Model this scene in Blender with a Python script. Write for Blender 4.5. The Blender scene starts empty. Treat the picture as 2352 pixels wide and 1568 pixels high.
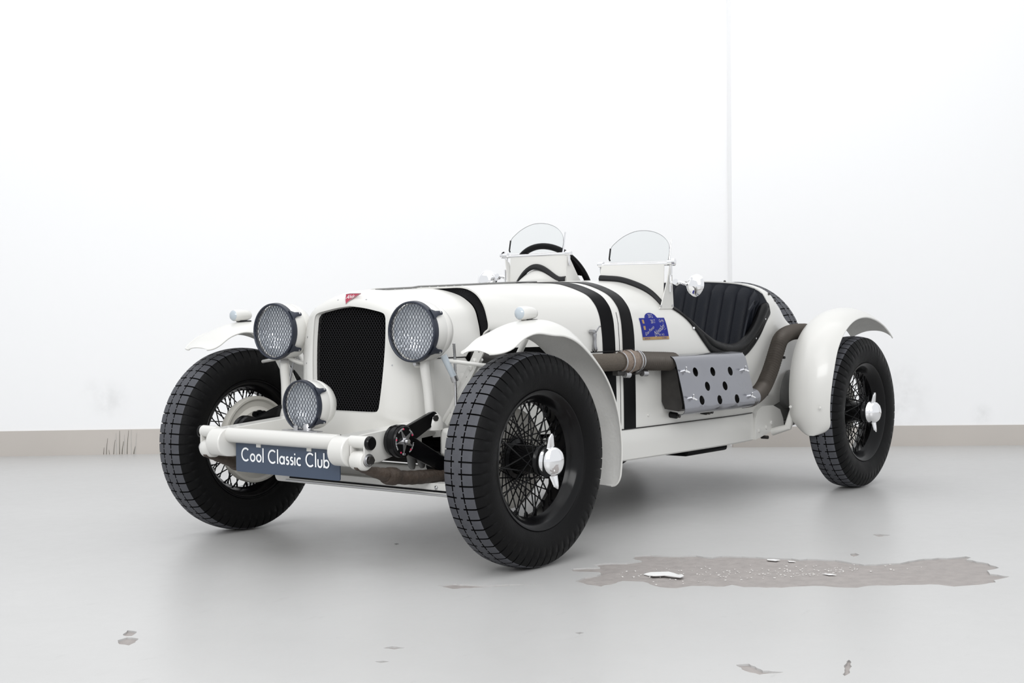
import bpy, bmesh, math, random
from mathutils import Vector, Matrix, geometry
random.seed(7)
PI = math.pi
sc = bpy.context.scene
C = sc.collection

# ------------------------------------------------------------------ camera
yaw, pit, roll, FPX = -2.4761, -0.0222, -0.0093, 3203.99
cpos = Vector((3.6621, 3.526, 0.8508))
fw = Vector((math.cos(yaw)*math.cos(pit), math.sin(yaw)*math.cos(pit), math.sin(pit)))
rt = fw.cross(Vector((0, 0, 1))).normalized()
uu = rt.cross(fw)
rt2 = rt*math.cos(roll) + uu*math.sin(roll)
uu2 = uu*math.cos(roll) - rt*math.sin(roll)
cd = bpy.data.cameras.new('camera')
cd.sensor_width = 36; cd.lens = FPX*36/2352; cd.clip_end = 100
cam = bpy.data.objects.new('camera', cd); C.objects.link(cam)
M = Matrix((rt2, uu2, -fw)).transposed().to_4x4(); M.translation = cpos
cam.matrix_world = M
sc.camera = cam

# ------------------------------------------------------------------ world, lights, exposure
w = bpy.data.worlds.new('world'); sc.world = w; w.use_nodes = True
bg = w.node_tree.nodes['Background']
bg.inputs[0].default_value = (0.955, 0.975, 1.0, 1); bg.inputs[1].default_value = 0.85
def area(name, loc, target, sx, sy, power, col=(1, 1, 1)):
    d = bpy.data.lights.new(name, 'AREA'); d.shape = 'RECTANGLE'; d.size = sx; d.size_y = sy
    d.energy = power; d.color = col
    o = bpy.data.objects.new(name, d); C.objects.link(o); o.location = loc
    o.rotation_euler = (Vector(target)-Vector(loc)).to_track_quat('-Z', 'Y').to_euler()
    return o
area('ceiling_or_fill_light', (-0.6, -0.3, 4.3), (-0.6, -0.3, 0), 6.0, 5.0, 55)
area('ceiling_or_fill_light', (2.2, 2.0, 4.3), (1.6, 1.4, 0), 4.0, 3.0, 38)
area('ceiling_or_fill_light', (-1.35, -1.1, 4.4), (-2.75, -2.4, 2.2), 8.0, 1.2, 26).rotation_euler.rotate_axis('Z', 0)  # added wall-wash strip, not a known fitting; brightens the back wall
area('ceiling_or_fill_light', (5.2, 4.6, 4.0), (-.8, .2, .5), 5.0, 2.5, 230)  # added fill lamp on the camera side, lifts the car's near flank
vs = sc.view_settings
vs.view_transform = 'Standard'; vs.look = 'None'; vs.gamma = 1; vs.use_curve_mapping = False
vs.exposure = 0.13

# ------------------------------------------------------------------ materials
MT = {}
def mat(name, col, rough=.4, metal=0., coat=0., ns=0, na=.06, bump=0, bs=60, spec=.5, rv=.08):
    m = bpy.data.materials.new(name); m.use_nodes = True
    nt = m.node_tree; b = nt.nodes['Principled BSDF']
    b.inputs['Base Color'].default_value = (*col, 1); b.inputs['Roughness'].default_value = rough
    b.inputs['Metallic'].default_value = metal; b.inputs['Coat Weight'].default_value = coat
    b.inputs['Coat Roughness'].default_value = .08
    b.inputs['Specular IOR Level'].default_value = spec
    tc = nt.nodes.new('ShaderNodeTexCoord')
    n = nt.nodes.new('ShaderNodeTexNoise'); n.inputs['Scale'].default_value = ns or 9; n.inputs['Detail'].default_value = 6
    nt.links.new(tc.outputs['Object'], n.inputs['Vector'])
    r = nt.nodes.new('ShaderNodeMapRange'); r.inputs[1].default_value = .3; r.inputs[2].default_value = .7
    r.inputs[3].default_value = max(.02, rough-rv*.5); r.inputs[4].default_value = min(1, rough+rv)
    nt.links.new(n.outputs['Fac'], r.inputs[0]); nt.links.new(r.outputs[0], b.inputs['Roughness'])
    if ns:
        mx = nt.nodes.new('ShaderNodeMix'); mx.data_type = 'RGBA'
        mx.inputs[6].default_value = (*[c*(1-na) for c in col], 1); mx.inputs[7].default_value = (*[min(1, c*(1+na)) for c in col], 1)
        nt.links.new(n.outputs['Fac'], mx.inputs[0]); nt.links.new(mx.outputs[2], b.inputs['Base Color'])
    if bump:
        n2 = nt.nodes.new('ShaderNodeTexNoise'); n2.inputs['Scale'].default_value = bs; n2.inputs['Detail'].default_value = 4
        nt.links.new(tc.outputs['Object'], n2.inputs['Vector'])
        bp = nt.nodes.new('ShaderNodeBump'); bp.inputs['Strength'].default_value = bump; bp.inputs['Distance'].default_value = .01
        nt.links.new(n2.outputs['Fac'], bp.inputs['Height']); nt.links.new(bp.outputs[0], b.inputs['Normal'])
    MT[name] = m
    return m
mat('paint', (.65, .643, .615), .32, coat=.3, ns=3, na=.012, rv=.04)
mat('paint_inner', (.70, .695, .67), .55, ns=14, na=.1, bump=.15, bs=90)
mat('black_paint', (.0035, .0035, .004), .35, spec=.07)
mat('black_rim', (.004, .004, .0045), .16, spec=.2)
mat('rubber', (.0045, .0045, .0048), .5, ns=18, na=.15, bump=.1, bs=140, spec=.12)
mat('rubber_tread', (.07, .072, .082), .6, ns=22, na=.25, bump=.1, bs=140, spec=.3)
mat('rubber_trim', (.008, .008, .009), .5, spec=.3)
mat('chrome', (.88, .88, .89), .05, 1., rv=.03)
mat('dark_chrome', (.35, .35, .36), .15, 1.)
mat('steel', (.5, .5, .51), .32, 1., ns=40, na=.15)
mat('alu', (.32, .325, .352), .2, 1., ns=6, na=.06, rv=.12)
mat('dark_steel', (.055, .052, .05), .45, .7, ns=30, na=.3)
mat('grey_part', (.2, .2, .195), .45, .2, ns=20, na=.15)
mat('beige', (.47, .455, .415), .42, ns=8, na=.06)
mat('wrap', (.09, .075, .06), .8, ns=60, na=.3, bump=.5, bs=220)
mat('flex', (.065, .055, .046), .5, .35, ns=40, na=.2)
mat('wrap_light', (.24, .19, .155), .65, .35, ns=90, na=.35, bump=.5, bs=260)
mat('gaiter', (.055, .04, .03), .6, ns=30, na=.4, bump=.5, bs=60)
mat('guard', (.025, .03, .045), .4, .2, spec=.4)
mat('leather', (.008, .0095, .014), .42, ns=25, na=.2, bump=.15, bs=240, spec=.13)
mat('leather_roll', (.005, .005, .0055), .34, ns=25, na=.2, bump=.12, bs=200, spec=.15)
mat('cavity', (.002, .002, .002), .95, spec=.05)
mat('wire', (.02, .02, .022), .5, .2, spec=.1)
mat('plate_blue', (.045, .065, .105), .38, ns=4, na=.1)
mat('white_print', (.86, .87, .88), .5)
mat('sticker_blue', (.003, .010, .20), .4, spec=.2)
mat('sticker_gold', (.32, .2, .07), .45, ns=60, na=.35)
mat('sticker_text', (.42, .40, .38), .5)
mat('badge_red', (.36, .015, .05), .25, coat=.5)
mat('red_dot', (.6, .03, .1), .3)
mat('lens_glass', (.42, .47, .51), .12, coat=.5)
mat('concrete', (.31, .285, .272), .75, ns=26, na=.22, bump=.45, bs=60)
mat('flake', (.80, .795, .785), .45, ns=12, na=.04)
mat('grime', (.16, .15, .13), .85, ns=40, na=.3)
mat('grime_soft', (.44, .43, .41), .85, ns=40, na=.15)
mat('baseboard_paint', (.50, .465, .43), .55, ns=2.2, na=.06, bump=.05, bs=20)
mat('crumb', (.62, .60, .58), .8, ns=50, na=.3)

def lens_mat():
    m = bpy.data.materials.new('reflector'); m.use_nodes = True; nt = m.node_tree
    b = nt.nodes['Principled BSDF']; b.inputs['Base Color'].default_value = (.93, .95, .98, 1)
    b.inputs['Metallic'].default_value = .55; b.inputs['Roughness'].default_value = .14
    tc = nt.nodes.new('ShaderNodeTexCoord')
    v = nt.nodes.new('ShaderNodeTexVoronoi'); v.inputs['Scale'].default_value = 75
    wv = nt.nodes.new('ShaderNodeTexWave'); wv.inputs['Scale'].default_value = 26; wv.bands_direction = 'Y'
    nt.links.new(tc.outputs['Object'], v.inputs['Vector']); nt.links.new(tc.outputs['Object'], wv.inputs['Vector'])
    ad = nt.nodes.new('ShaderNodeMath'); ad.operation = 'ADD'
    nt.links.new(v.outputs['Distance'], ad.inputs[0]); nt.links.new(wv.outputs['Fac'], ad.inputs[1])
    bp = nt.nodes.new('ShaderNodeBump'); bp.inputs['Strength'].default_value = .5; bp.inputs['Distance'].default_value = .006
    nt.links.new(ad.outputs[0], bp.inputs['Height']); nt.links.new(bp.outputs[0], b.inputs['Normal'])
    MT['reflector'] = m
lens_mat()
def glass_mat(name, tint, gl):
    m = bpy.data.materials.new(name); m.use_nodes = True; nt = m.node_tree
    out = nt.nodes['Material Output']; nt.nodes.remove(nt.nodes['Principled BSDF'])
    t = nt.nodes.new('ShaderNodeBsdfTransparent'); t.inputs[0].default_value = (*tint, 1)
    g = nt.nodes.new('ShaderNodeBsdfGlossy'); g.inputs['Roughness'].default_value = .03
    lw = nt.nodes.new('ShaderNodeLayerWeight'); lw.inputs[0].default_value = gl
    mx = nt.nodes.new('ShaderNodeMixShader')
    nt.links.new(lw.outputs['Fresnel'], mx.inputs[0]); nt.links.new(t.outputs[0], mx.inputs[1]); nt.links.new(g.outputs[0], mx.inputs[2])
    nt.links.new(mx.outputs[0], out.inputs[0]); MT[name] = m
glass_mat('screen_glass', (.952, .962, .962), .12)
glass_mat('lamp_glass', (.94, .95, .96), .2)

def floor_mat():
    m = bpy.data.materials.new('floor_paint'); m.use_nodes = True; nt = m.node_tree; L = nt.links.new
    b = nt.nodes['Principled BSDF']; b.inputs['Specular IOR Level'].default_value = .35
    tc = nt.nodes.new('ShaderNodeTexCoord')
    n1 = nt.nodes.new('ShaderNodeTexNoise'); n1.inputs['Scale'].default_value = 1.1; n1.inputs['Detail'].default_value = 8
    n2 = nt.nodes.new('ShaderNodeTexNoise'); n2.inputs['Scale'].default_value = 14; n2.inputs['Detail'].default_value = 10; n2.inputs['Roughness'].default_value = .7
    n3 = nt.nodes.new('ShaderNodeTexNoise'); n3.inputs['Scale'].default_value = 5.5; n3.inputs['Detail'].default_value = 12; n3.inputs['Roughness'].default_value = .75
    mp = nt.nodes.new('ShaderNodeMapping'); mp.inputs['Scale'].default_value = (1, 3.2, 1); mp.inputs['Rotation'].default_value = (0, 0, math.radians(-38))
    L(tc.outputs['Object'], n1.inputs[0]); L(tc.outputs['Object'], n2.inputs[0]); L(tc.outputs['Object'], mp.inputs[0]); L(mp.outputs[0], n3.inputs[0])
    mx = nt.nodes.new('ShaderNodeMix'); mx.data_type = 'RGBA'
    mx.inputs[6].default_value = (.44, .437, .430, 1); mx.inputs[7].default_value = (.51, .507, .50, 1)
    L(n1.outputs['Fac'], mx.inputs[0])
    # scuffs and chips
    r3 = nt.nodes.new('ShaderNodeMapRange'); r3.inputs[1].default_value = .60; r3.inputs[2].default_value = .74
    L(n3.outputs['Fac'], r3.inputs[0])
    sc_ = nt.nodes.new('ShaderNodeMath'); sc_.operation = 'MULTIPLY'; sc_.inputs[1].default_value = .42; L(r3.outputs[0], sc_.inputs[0])
    m2 = nt.nodes.new('ShaderNodeMix'); m2.data_type = 'RGBA'; m2.inputs[7].default_value = (.33, .325, .32, 1)
    L(sc_.outputs[0], m2.inputs[0]); L(mx.outputs[2], m2.inputs[6]); L(m2.outputs[2], b.inputs['Base Color'])  # colour
    rr = nt.nodes.new('ShaderNodeMapRange'); rr.inputs[3].default_value = .28; rr.inputs[4].default_value = .42
    L(n2.outputs['Fac'], rr.inputs[0]); L(rr.outputs[0], b.inputs['Roughness'])
    bp = nt.nodes.new('ShaderNodeBump'); bp.inputs['Strength'].default_value = .08; bp.inputs['Distance'].default_value = .01
    L(n2.outputs['Fac'], bp.inputs['Height']); L(bp.outputs[0], b.inputs['Normal'])
    MT['floor_paint'] = m
floor_mat()
def wall_mat(name, smudges):
    """white wall paint with a few grey smudges at given world points (x,y,z,radius,strength)"""
    m = bpy.data.materials.new(name); m.use_nodes = True; nt = m.node_tree; L = nt.links.new
    b = nt.nodes['Principled BSDF']; b.inputs['Roughness'].default_value = .7
    tc = nt.nodes.new('ShaderNodeTexCoord')
    n = nt.nodes.new('ShaderNodeTexNoise'); n.inputs['Scale'].default_value = 7; n.inputs['Detail'].default_value = 9; n.inputs['Roughness'].default_value = .65
    L(tc.outputs['Object'], n.inputs[0])
    cur = None
    for (x, y, z, r, s) in smudges:
        d = nt.nodes.new('ShaderNodeVectorMath'); d.operation = 'DISTANCE'; d.inputs[1].default_value = (x, y, z)
        L(tc.outputs['Object'], d.inputs[0])
        mr = nt.nodes.new('ShaderNodeMapRange'); mr.inputs[1].default_value = 0; mr.inputs[2].default_value = r
        mr.inputs[3].default_value = s; mr.inputs[4].default_value = 0; mr.interpolation_type = 'SMOOTHSTEP'
        L(d.outputs['Value'], mr.inputs[0])
        if cur is None: cur = mr.outputs[0]
        else:
            a = nt.nodes.new('ShaderNodeMath'); a.operation = 'MAXIMUM'; L(cur, a.inputs[0]); L(mr.outputs[0], a.inputs[1]); cur = a.outputs[0]
    k = nt.nodes.new('ShaderNodeMapRange'); k.inputs[1].default_value = .38; k.inputs[2].default_value = .68; L(n.outputs['Fac'], k.inputs[0])
    mu = nt.nodes.new('ShaderNodeMath'); mu.operation = 'MULTIPLY'; L(cur, mu.inputs[0]); L(k.outputs[0], mu.inputs[1])
    mx = nt.nodes.new('ShaderNodeMix'); mx.data_type = 'RGBA'
    mx.inputs[6].default_value = (.865, .865, .868, 1); mx.inputs[7].default_value = (.45, .45, .44, 1)
    L(mu.outputs[0], mx.inputs[0]); L(mx.outputs[2], b.inputs['Base Color'])
    bp = nt.nodes.new('ShaderNodeBump'); bp.inputs['Strength'].default_value = .04; bp.inputs['Distance'].default_value = .01
    L(n.outputs['Fac'], bp.inputs['Height']); L(bp.outputs[0], b.inputs['Normal'])
    MT[name] = m
wall_mat('wall_paint', [(-1.47, -3.61, .33, .16, .28), (-1.40, -3.69, .40, .10, .12)])
wall_mat('wall_paint_worn', [(-4.802, .526, .19, .09, .35), (-4.45, .08, .30, .35, .30), (-4.35, -.06, .15, .3, .4), (-4.1, -.4, .1, .4, .25)])

# ------------------------------------------------------------------ mesh helpers
V = Vector
def catmull(pts, sub=6, closed=False):
    P = [V(p) for p in pts]; n = len(P); out = []
    rng = range(n) if closed else range(n-1)
    for i in rng:
        p1, p2 = P[i], P[(i+1) % n]
        p0 = P[(i-1) % n] if (closed or i > 0) else p1*2-p2
        p3 = P[(i+2) % n] if (closed or i < n-2) else p2*2-p1
        for k in range(sub):
            t = k/sub
            out.append(.5*((2*p1)+(p2-p0)*t+(2*p0-5*p1+4*p2-p3)*t*t+(3*p1-p0-3*p2+p3)*t**3))
    if not closed: out.append(P[-1].copy())
    return out
def frame(axis, hint=None):
    z = V(axis).normalized()
    h = V(hint) if hint else (V((0, 0, 1)) if abs(z.z) < .9 else V((1, 0, 0)))
    x = h.cross(z).normalized(); y = z.cross(x)
    return x, y, z
class MB:
    def __init__(s): s.v = []; s.f = []
    def add(s, vs, fs):
        o = len(s.v); s.v += [tuple(p) for p in vs]; s.f += [tuple(i+o for i in f) for f in fs]; return s
    def box(s, c, size, rot=None):
        hx, hy, hz = [q/2 for q in size]; c = V(c)
        vs = [V((x, y, z)) for x in (-hx, hx) for y in (-hy, hy) for z in (-hz, hz)]
        if rot: vs = [rot @ p for p in vs]
        return s.add([p+c for p in vs], [(0, 1, 3, 2), (4, 6, 7, 5), (0, 4, 5, 1), (2, 3, 7, 6), (0, 2, 6, 4), (1, 5, 7, 3)])
    def cyl(s, p0, p1, r0, r1=None, n=16, caps=True, rot=0):
        r1 = r0 if r1 is None else r1; p0 = V(p0); p1 = V(p1)
        x, y, z = frame(p1-p0); vs = []; fs = []
        for p, r in ((p0, r0), (p1, r1)):
            for i in range(n):
                a = 2*PI*i/n+rot; vs.append(p+x*(r*math.cos(a))+y*(r*math.sin(a)))
        for i in range(n): j = (i+1) % n; fs.append((i, j, n+j, n+i))
        if caps: fs += [tuple(range(n-1, -1, -1)), tuple(range(n, 2*n))]
        return s.add(vs, fs)
    def tube(s, path, r, n=10, closed=False, caps=True, flat=None):
        P = [V(p) for p in path]; m = len(P); vs = []; fs = []
        rs = r if isinstance(r, (list, tuple)) else [r]*m
        T = []
        for i in range(m):
            a = P[(i-1) % m] if (closed or i > 0) else P[i]; b = P[(i+1) % m] if (closed or i < m-1) else P[i]
            T.append((b-a).normalized())
        x, y, z = frame(T[0])
        for i in range(m):
            t = T[i]; x = (x-t*x.dot(t)).normalized(); y = t.cross(x)
            for k in range(n):
                a = 2*PI*k/n; vs.append(P[i]+x*(rs[i]*math.cos(a))+y*(rs[i]*math.sin(a)*(flat or 1)))
        for i in range(m if closed else m-1):
            j = (i+1) % m
            for k in range(n): l = (k+1) % n; fs.append((i*n+k, i*n+l, j*n+l, j*n+k))
        if caps and not closed: fs += [tuple(range(n-1, -1, -1)), tuple((m-1)*n+k for k in range(n))]
        return s.add(vs, fs)
    def lathe(s, prof, o, axis, n=48, hint=None, closed=False):
        """prof: (along axis, radius)"""
        x, y, z = frame(axis, hint); o = V(o); vs = []; fs = []; idx = []
        for a, r in prof:
            if r < 1e-6: idx.append([len(vs)]*n); vs.append(o+z*a)
            else:
                idx.append(list(range(len(vs), len(vs)+n)))
                for k in range(n):
                    t = 2*PI*k/n; vs.append(o+z*a+x*(r*math.cos(t))+y*(r*math.sin(t)))
        m = len(prof)
        for i in range(m if closed else m-1):
            A, B = idx[i], idx[(i+1) % m]
            for k in range(n):
                l = (k+1) % n; q = []
                for e in (A[k], A[l], B[l], B[k]):
                    if e not in q: q.append(e)
                if len(q) > 2: fs.append(tuple(q))
        return s.add(vs, fs)
    def grid(s, rows, closed=False):
        m = len(rows); n = len(rows[0]); vs = [p for r in rows for p in r]; fs = []
        for i in range(m-1):
            for k in range(n if closed else n-1):
                l = (k+1) % n; fs.append((i*n+k, i*n+l, (i+1)*n+l, (i+1)*n+k))
        return s.add(vs, fs)
    def sheet(s, rows, th):
        """grid with thickness th along its normals"""
        m = len(rows); n = len(rows[0]); R = [[V(p) for p in r] for r in rows]
        N = []
        for i in range(m):
            rr = []
            for k in range(n):
                a = R[min(i+1, m-1)][k]-R[max(i-1, 0)][k]; b = R[i][min(k+1, n-1)]-R[i][max(k-1, 0)]
                c = a.cross(b); rr.append(c.normalized() if c.length > 1e-12 else V((0, 0, 1)))
            N.append(rr)
        lo = [[R[i][k]-N[i][k]*th for k in range(n)] for i in range(m)]
        vs = [p for r in R for p in r]+[p for r in lo for p in r]; q = m*n; fs = []
        for i in range(m-1):
            for k in range(n-1):
                a, b, c, d = i*n+k, i*n+k+1, (i+1)*n+k+1, (i+1)*n+k
                fs += [(a, b, c, d), (q+d, q+c, q+b, q+a)]
        for k in range(n-1):
            fs += [(k+1, k, q+k, q+k+1), ((m-1)*n+k, (m-1)*n+k+1, q+(m-1)*n+k+1, q+(m-1)*n+k)]
        for i in range(m-1):
            fs += [(i*n, (i+1)*n, q+(i+1)*n, q+i*n), ((i+1)*n+n-1, i*n+n-1, q+i*n+n-1, q+(i+1)*n+n-1)]
        return s.add(vs, fs)
    def plate(s, pts, th, o=(0, 0, 0), u=(1, 0, 0), v=(0, 0, 1), holes=()):
        """flat outline (2D pts in u,v) with thickness th along u x v (centred)"""
        o = V(o); u = V(u).normalized(); v = V(v).normalized(); nn = u.cross(v)
        loops = [list(pts)]+[list(h) for h in holes]
        flat = [V((p[0], p[1], 0)) for l in loops for p in l]; n = len(flat)
        tri = geometry.tessellate_polygon([[V((p[0], p[1], 0)) for p in l] for l in loops])
        top = [o+u*p.x+v*p.y+nn*th/2 for p in flat]; bot = [o+u*p.x+v*p.y-nn*th/2 for p in flat]
        fs = []
        for t in tri:
            a, b, c = [flat[i] for i in t]
            if (b-a).cross(c-a).z < 0: t = (t[0], t[2], t[1])
            fs += [tuple(t), tuple(n+i for i in reversed(t))]
        k = 0
        for l in loops:
            m = len(l); ar = sum(l[i][0]*l[(i+1) % m][1]-l[(i+1) % m][0]*l[i][1] for i in range(m))
            for i in range(m):
                a, b = k+i, k+(i+1) % m
                first = (l is loops[0])
                f = (a, n+a, n+b, b)
                if (ar > 0) != first: f = f[::-1]
                fs.append(f)
            k += m
        return s.add(top+bot, fs)
    def build(s, name, m, parent=None, sharp=38, loc=None, bevel=0, kind=None, label=None, smooth=True):
        me = bpy.data.meshes.new(name); me.from_pydata(s.v, [], s.f); me.validate(verbose=False)
        if smooth:
            me.polygons.foreach_set('use_smooth', [True]*len(me.polygons)); me.set_sharp_from_angle(angle=math.radians(sharp))
        me.materials.append(MT[m]); o = bpy.data.objects.new(name, me); C.objects.link(o)
        if parent: o.parent = parent
        if loc: o.location = loc
        if bevel:
            b = o.modifiers.new('bevel', 'BEVEL'); b.width = bevel; b.segments = 2; b.limit_method = 'ANGLE'; b.angle_limit = math.radians(50); b.harden_normals = False
        if kind: o['kind'] = kind
        if label: o['label'] = label
        return o
def fixn(o):
    """recalculate outward normals"""
    bm = bmesh.new(); bm.from_mesh(o.data); bmesh.ops.recalc_face_normals(bm, faces=bm.faces); bm.to_mesh(o.data); bm.free(); return o
def dup(o, parent=None, deep=True, **kw):
    c = o.copy(); C.objects.link(c)
    if parent is not None: c.parent = parent
    for k, v in kw.items(): setattr(c, k, v)
    if deep:
        for ch in list(o.children): dup(ch, c)
    return c
def text2d(txt, size=1.0, offset=0):
    cu = bpy.data.curves.new('lettering', 'FONT'); cu.body = txt; cu.size = size; cu.align_x = 'CENTER'; cu.align_y = 'CENTER'; cu.resolution_u = 3; cu.offset = offset
    ob = bpy.data.objects.new('lettering', cu); C.objects.link(ob)
    dg = bpy.context.evaluated_depsgraph_get(); me = ob.evaluated_get(dg).to_mesh()
    vs = [(p.co.x, p.co.y) for p in me.vertices]; fs = [tuple(p.vertices) for p in me.polygons]
    ob.evaluated_get(dg).to_mesh_clear(); bpy.data.objects.remove(ob); bpy.data.curves.remove(cu)
    return vs, fs
def stroke2d(pts, wd):
    """ribbon of width wd along 2D polyline, round-ish ends left square"""
    P = [V((p[0], p[1])) for p in pts]; L = []; R = []
    for i in range(len(P)):
        a = P[max(i-1, 0)]; b = P[min(i+1, len(P)-1)]; t = (b-a).normalized(); nn = V((-t.y, t.x))
        L.append(P[i]+nn*wd/2); R.append(P[i]-nn*wd/2)
    n = len(P)
    return [tuple(p) for p in L+R], [(i, n+i, n+i+1, i+1) for i in range(n-1)]
def arc(cx, cy, r, a0, a1, n=14, ry=None):
    ry = r if ry is None else ry
    return [(cx+r*math.cos(math.radians(a0+(a1-a0)*i/n)), cy+ry*math.sin(math.radians(a0+(a1-a0)*i/n))) for i in range(n+1)]

# ------------------------------------------------------------------ room
def struct(o): o['kind'] = 'structure'; return o
WA = V((-1.032, -4.092, 0)); WB_ = V((-4.057, -0.778, 0)); WC = V((-3.887, -0.683, 0)); WD = V((-4.956, 0.73, 0))
dl = (WB_-WA).normalized(); dr = (WD-WC).normalized()
WAx = WA-dl*4.5; WDx = WD+dr*5.0
HW = 4.6
def wall(name, a, b, m, thick=.15, h=HW, flip=False):
    d = (b-a).normalized(); nn = V((d.y, -d.x, 0))
    if nn.dot(cpos-a) < 0: nn = -nn
    mb = MB(); vs = [a, b, b-nn*thick, a-nn*thick]
    mb.add([p+V((0, 0, -.02)) for p in vs]+[p+V((0, 0, h)) for p in vs], [(0, 1, 5, 4), (1, 2, 6, 5), (2, 3, 7, 6), (3, 0, 4, 7), (4, 5, 6, 7), (3, 2, 1, 0)])
    return fixn(mb.build(name, m, smooth=False)), nn
wl, nl = wall('wall_left', WAx, WB_-dl*.0, 'wall_paint'); struct(wl)
wr, nr = wall('wall_right', WC, WDx, 'wall_paint_worn', thick=.22); struct(wr)
rw = MB(); rw.add([WB_+V((0, 0, -.02)), WC+V((0, 0, -.02)), WC+V((0, 0, HW)), WB_+V((0, 0, HW)), WB_-nl*.15+V((0, 0, -.02)), WB_-nl*.15+V((0, 0, HW))], [(0, 1, 2, 3), (0, 3, 5, 4)])
struct(rw.build('wall_return', 'wall_paint_worn', smooth=False))
def base(name, a, b, nn, h, z0=0):
    t = .008; mb = MB(); vs = [a, b, b+nn*t, a+nn*t]
    mb.add([p+V((0, 0, z0)) for p in vs]+[p+V((0, 0, h)) for p in vs], [(0, 1, 5, 4), (1, 2, 6, 5), (2, 3, 7, 6), (3, 0, 4, 7), (4, 5, 6, 7), (3, 2, 1, 0)])
    return struct(fixn(mb.build(name, 'baseboard_paint', smooth=False)))
bl = base('baseboard_left', WAx, WB_, nl, .152)
base('baseboard_right', WC, WDx, nr, .125)
nret = V(((WC-WB_).y, -(WC-WB_).x, 0)).normalized()
if nret.dot(cpos-WC) < 0: nret = -nret
base('baseboard_return', WB_, WC, nret, .135)
# dirty drips running over the left baseboard
def walldrip(s, z1, z0, wd, m):
    a = WA+dl*s+nl*.0095; mb = MB(); rows = []
    n = 7; wob = random.uniform(-.012, .012)
    for i in range(n):
        t = i/(n-1); z = z1+(z0-z1)*t; c = a+dl*(wob*(1-t)**1.5*-1)
        hw = wd*(.35+.65*t)/2
        rows.append([c-dl*hw+V((0, 0, z)), c+dl*hw+V((0, 0, z))])
    o = mb.sheet(rows, .0012).build('dirt_drip', m, bl); return o
for s, z1, wd, m in [(.595, .045, .004, 'grime'), (.612, .10, .004, 'grime'), (.63, .03, .003, 'grime'), (.655, .09, .004, 'grime'), (.672, .13, .005, 'grime_soft'),
                   (.69, .145, .0045, 'grime'), (.705, .08, .006, 'grime'), (.72, .12, .004, 'grime_soft'), (.735, .145, .0045, 'grime'), (.76, .15, .004, 'grime_soft'), (.775, .05, .006, 'grime'), (.785, .13, .004, 'grime_soft')]:
    walldrip(s+.02, z1, .003, wd, m)

PATCH = [(-0.060,0.852),(-0.126,0.914),(-0.151,0.868),(-0.193,0.884),(-0.243,0.942),(-0.306,0.961),(-0.327,0.911),(-0.371,0.886),(-0.417,0.925),(-0.452,1.008),(-0.498,1.060),(-0.495,1.124),(-0.542,1.136),(-0.594,1.238),(-0.609,1.298),(-0.636,1.351),(-0.628,1.385),(-0.657,1.400),(-0.693,1.484),(-0.666,1.599),(-0.719,1.642),(-0.766,1.684),(-0.838,1.703),(-0.886,1.718),(-0.965,1.791),(-1.010,1.815),(-0.997,1.837),(-0.955,1.836),(-0.924,1.920),(-0.864,1.977),(-0.801,1.960),(-0.747,1.988),(-0.737,2.054),(-0.651,2.034),(-0.623,2.050),(-0.536,2.007),(-0.484,1.971),(-0.486,1.921),(-0.420,1.834),(-0.347,1.757),(-0.297,1.741),(-0.268,1.683),(-0.249,1.620),(-0.166,1.556),(-0.108,1.458),(-0.119,1.411),(-0.081,1.405),(-0.035,1.319),(0.024,1.299),(0.039,1.252),(-0.003,1.160),(0.025,1.104),(0.137,1.098),(0.137,1.046),(0.114,0.984),(0.043,0.972),(-0.033,0.981),(-0.054,0.963),(-0.018,0.882)]
CHIPS = [[(0.421,0.679),(0.367,0.696),(0.333,0.791),(0.270,0.844),(0.212,0.937),(0.291,0.861),(0.367,0.801),(0.429,0.749)],
 [(1.451,0.472),(1.417,0.466),(1.407,0.501),(1.439,0.530),(1.469,0.544),(1.475,0.512)], [(1.407,0.434),(1.365,0.397),(1.360,0.431),(1.400,0.462),(1.410,0.452)],
 [(1.105,1.095),(1.078,1.100),(1.069,1.137),(1.098,1.127)], [(0.685,1.391),(0.669,1.396),(0.671,1.411),(0.691,1.409)],
 [(0.660,2.136),(0.571,2.102),(0.527,2.091),(0.581,2.123),(0.652,2.146),(0.671,2.146)], [(-1.265,1.367),(-1.289,1.384),(-1.285,1.431),(-1.231,1.406)],
 [(0.728,1.894),(0.702,1.915),(0.740,1.972),(0.722,2.017),(0.776,1.983),(0.765,1.938)], [(-0.828,1.476),(-0.855,1.484),(-0.831,1.510),(-0.780,1.510)],
 [(1.217,1.172),(1.198,1.183),(1.195,1.202),(1.216,1.193)], [(-0.080,0.029),(-0.094,0.032),(-0.085,0.053),(-0.064,0.055)]]
def rough_outline(pts, sub, amp):
    out = []; n = len(pts)
    for i in range(n):
        a = V(pts[i]); b = V(pts[(i+1) % n]); k = max(1, int((b-a).length/sub)); nn = V((-(b-a).y, (b-a).x)).normalized() if (b-a).length else V((0, 0))
        for j in range(k):
            p = a+(b-a)*(j/k)
            if j: p += nn*random.uniform(-amp, amp)
            out.append((p.x, p.y))
    return out
patch = rough_outline(PATCH, .022, .006); chips = [rough_outline(c, .012, .003) for c in CHIPS]
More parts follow.
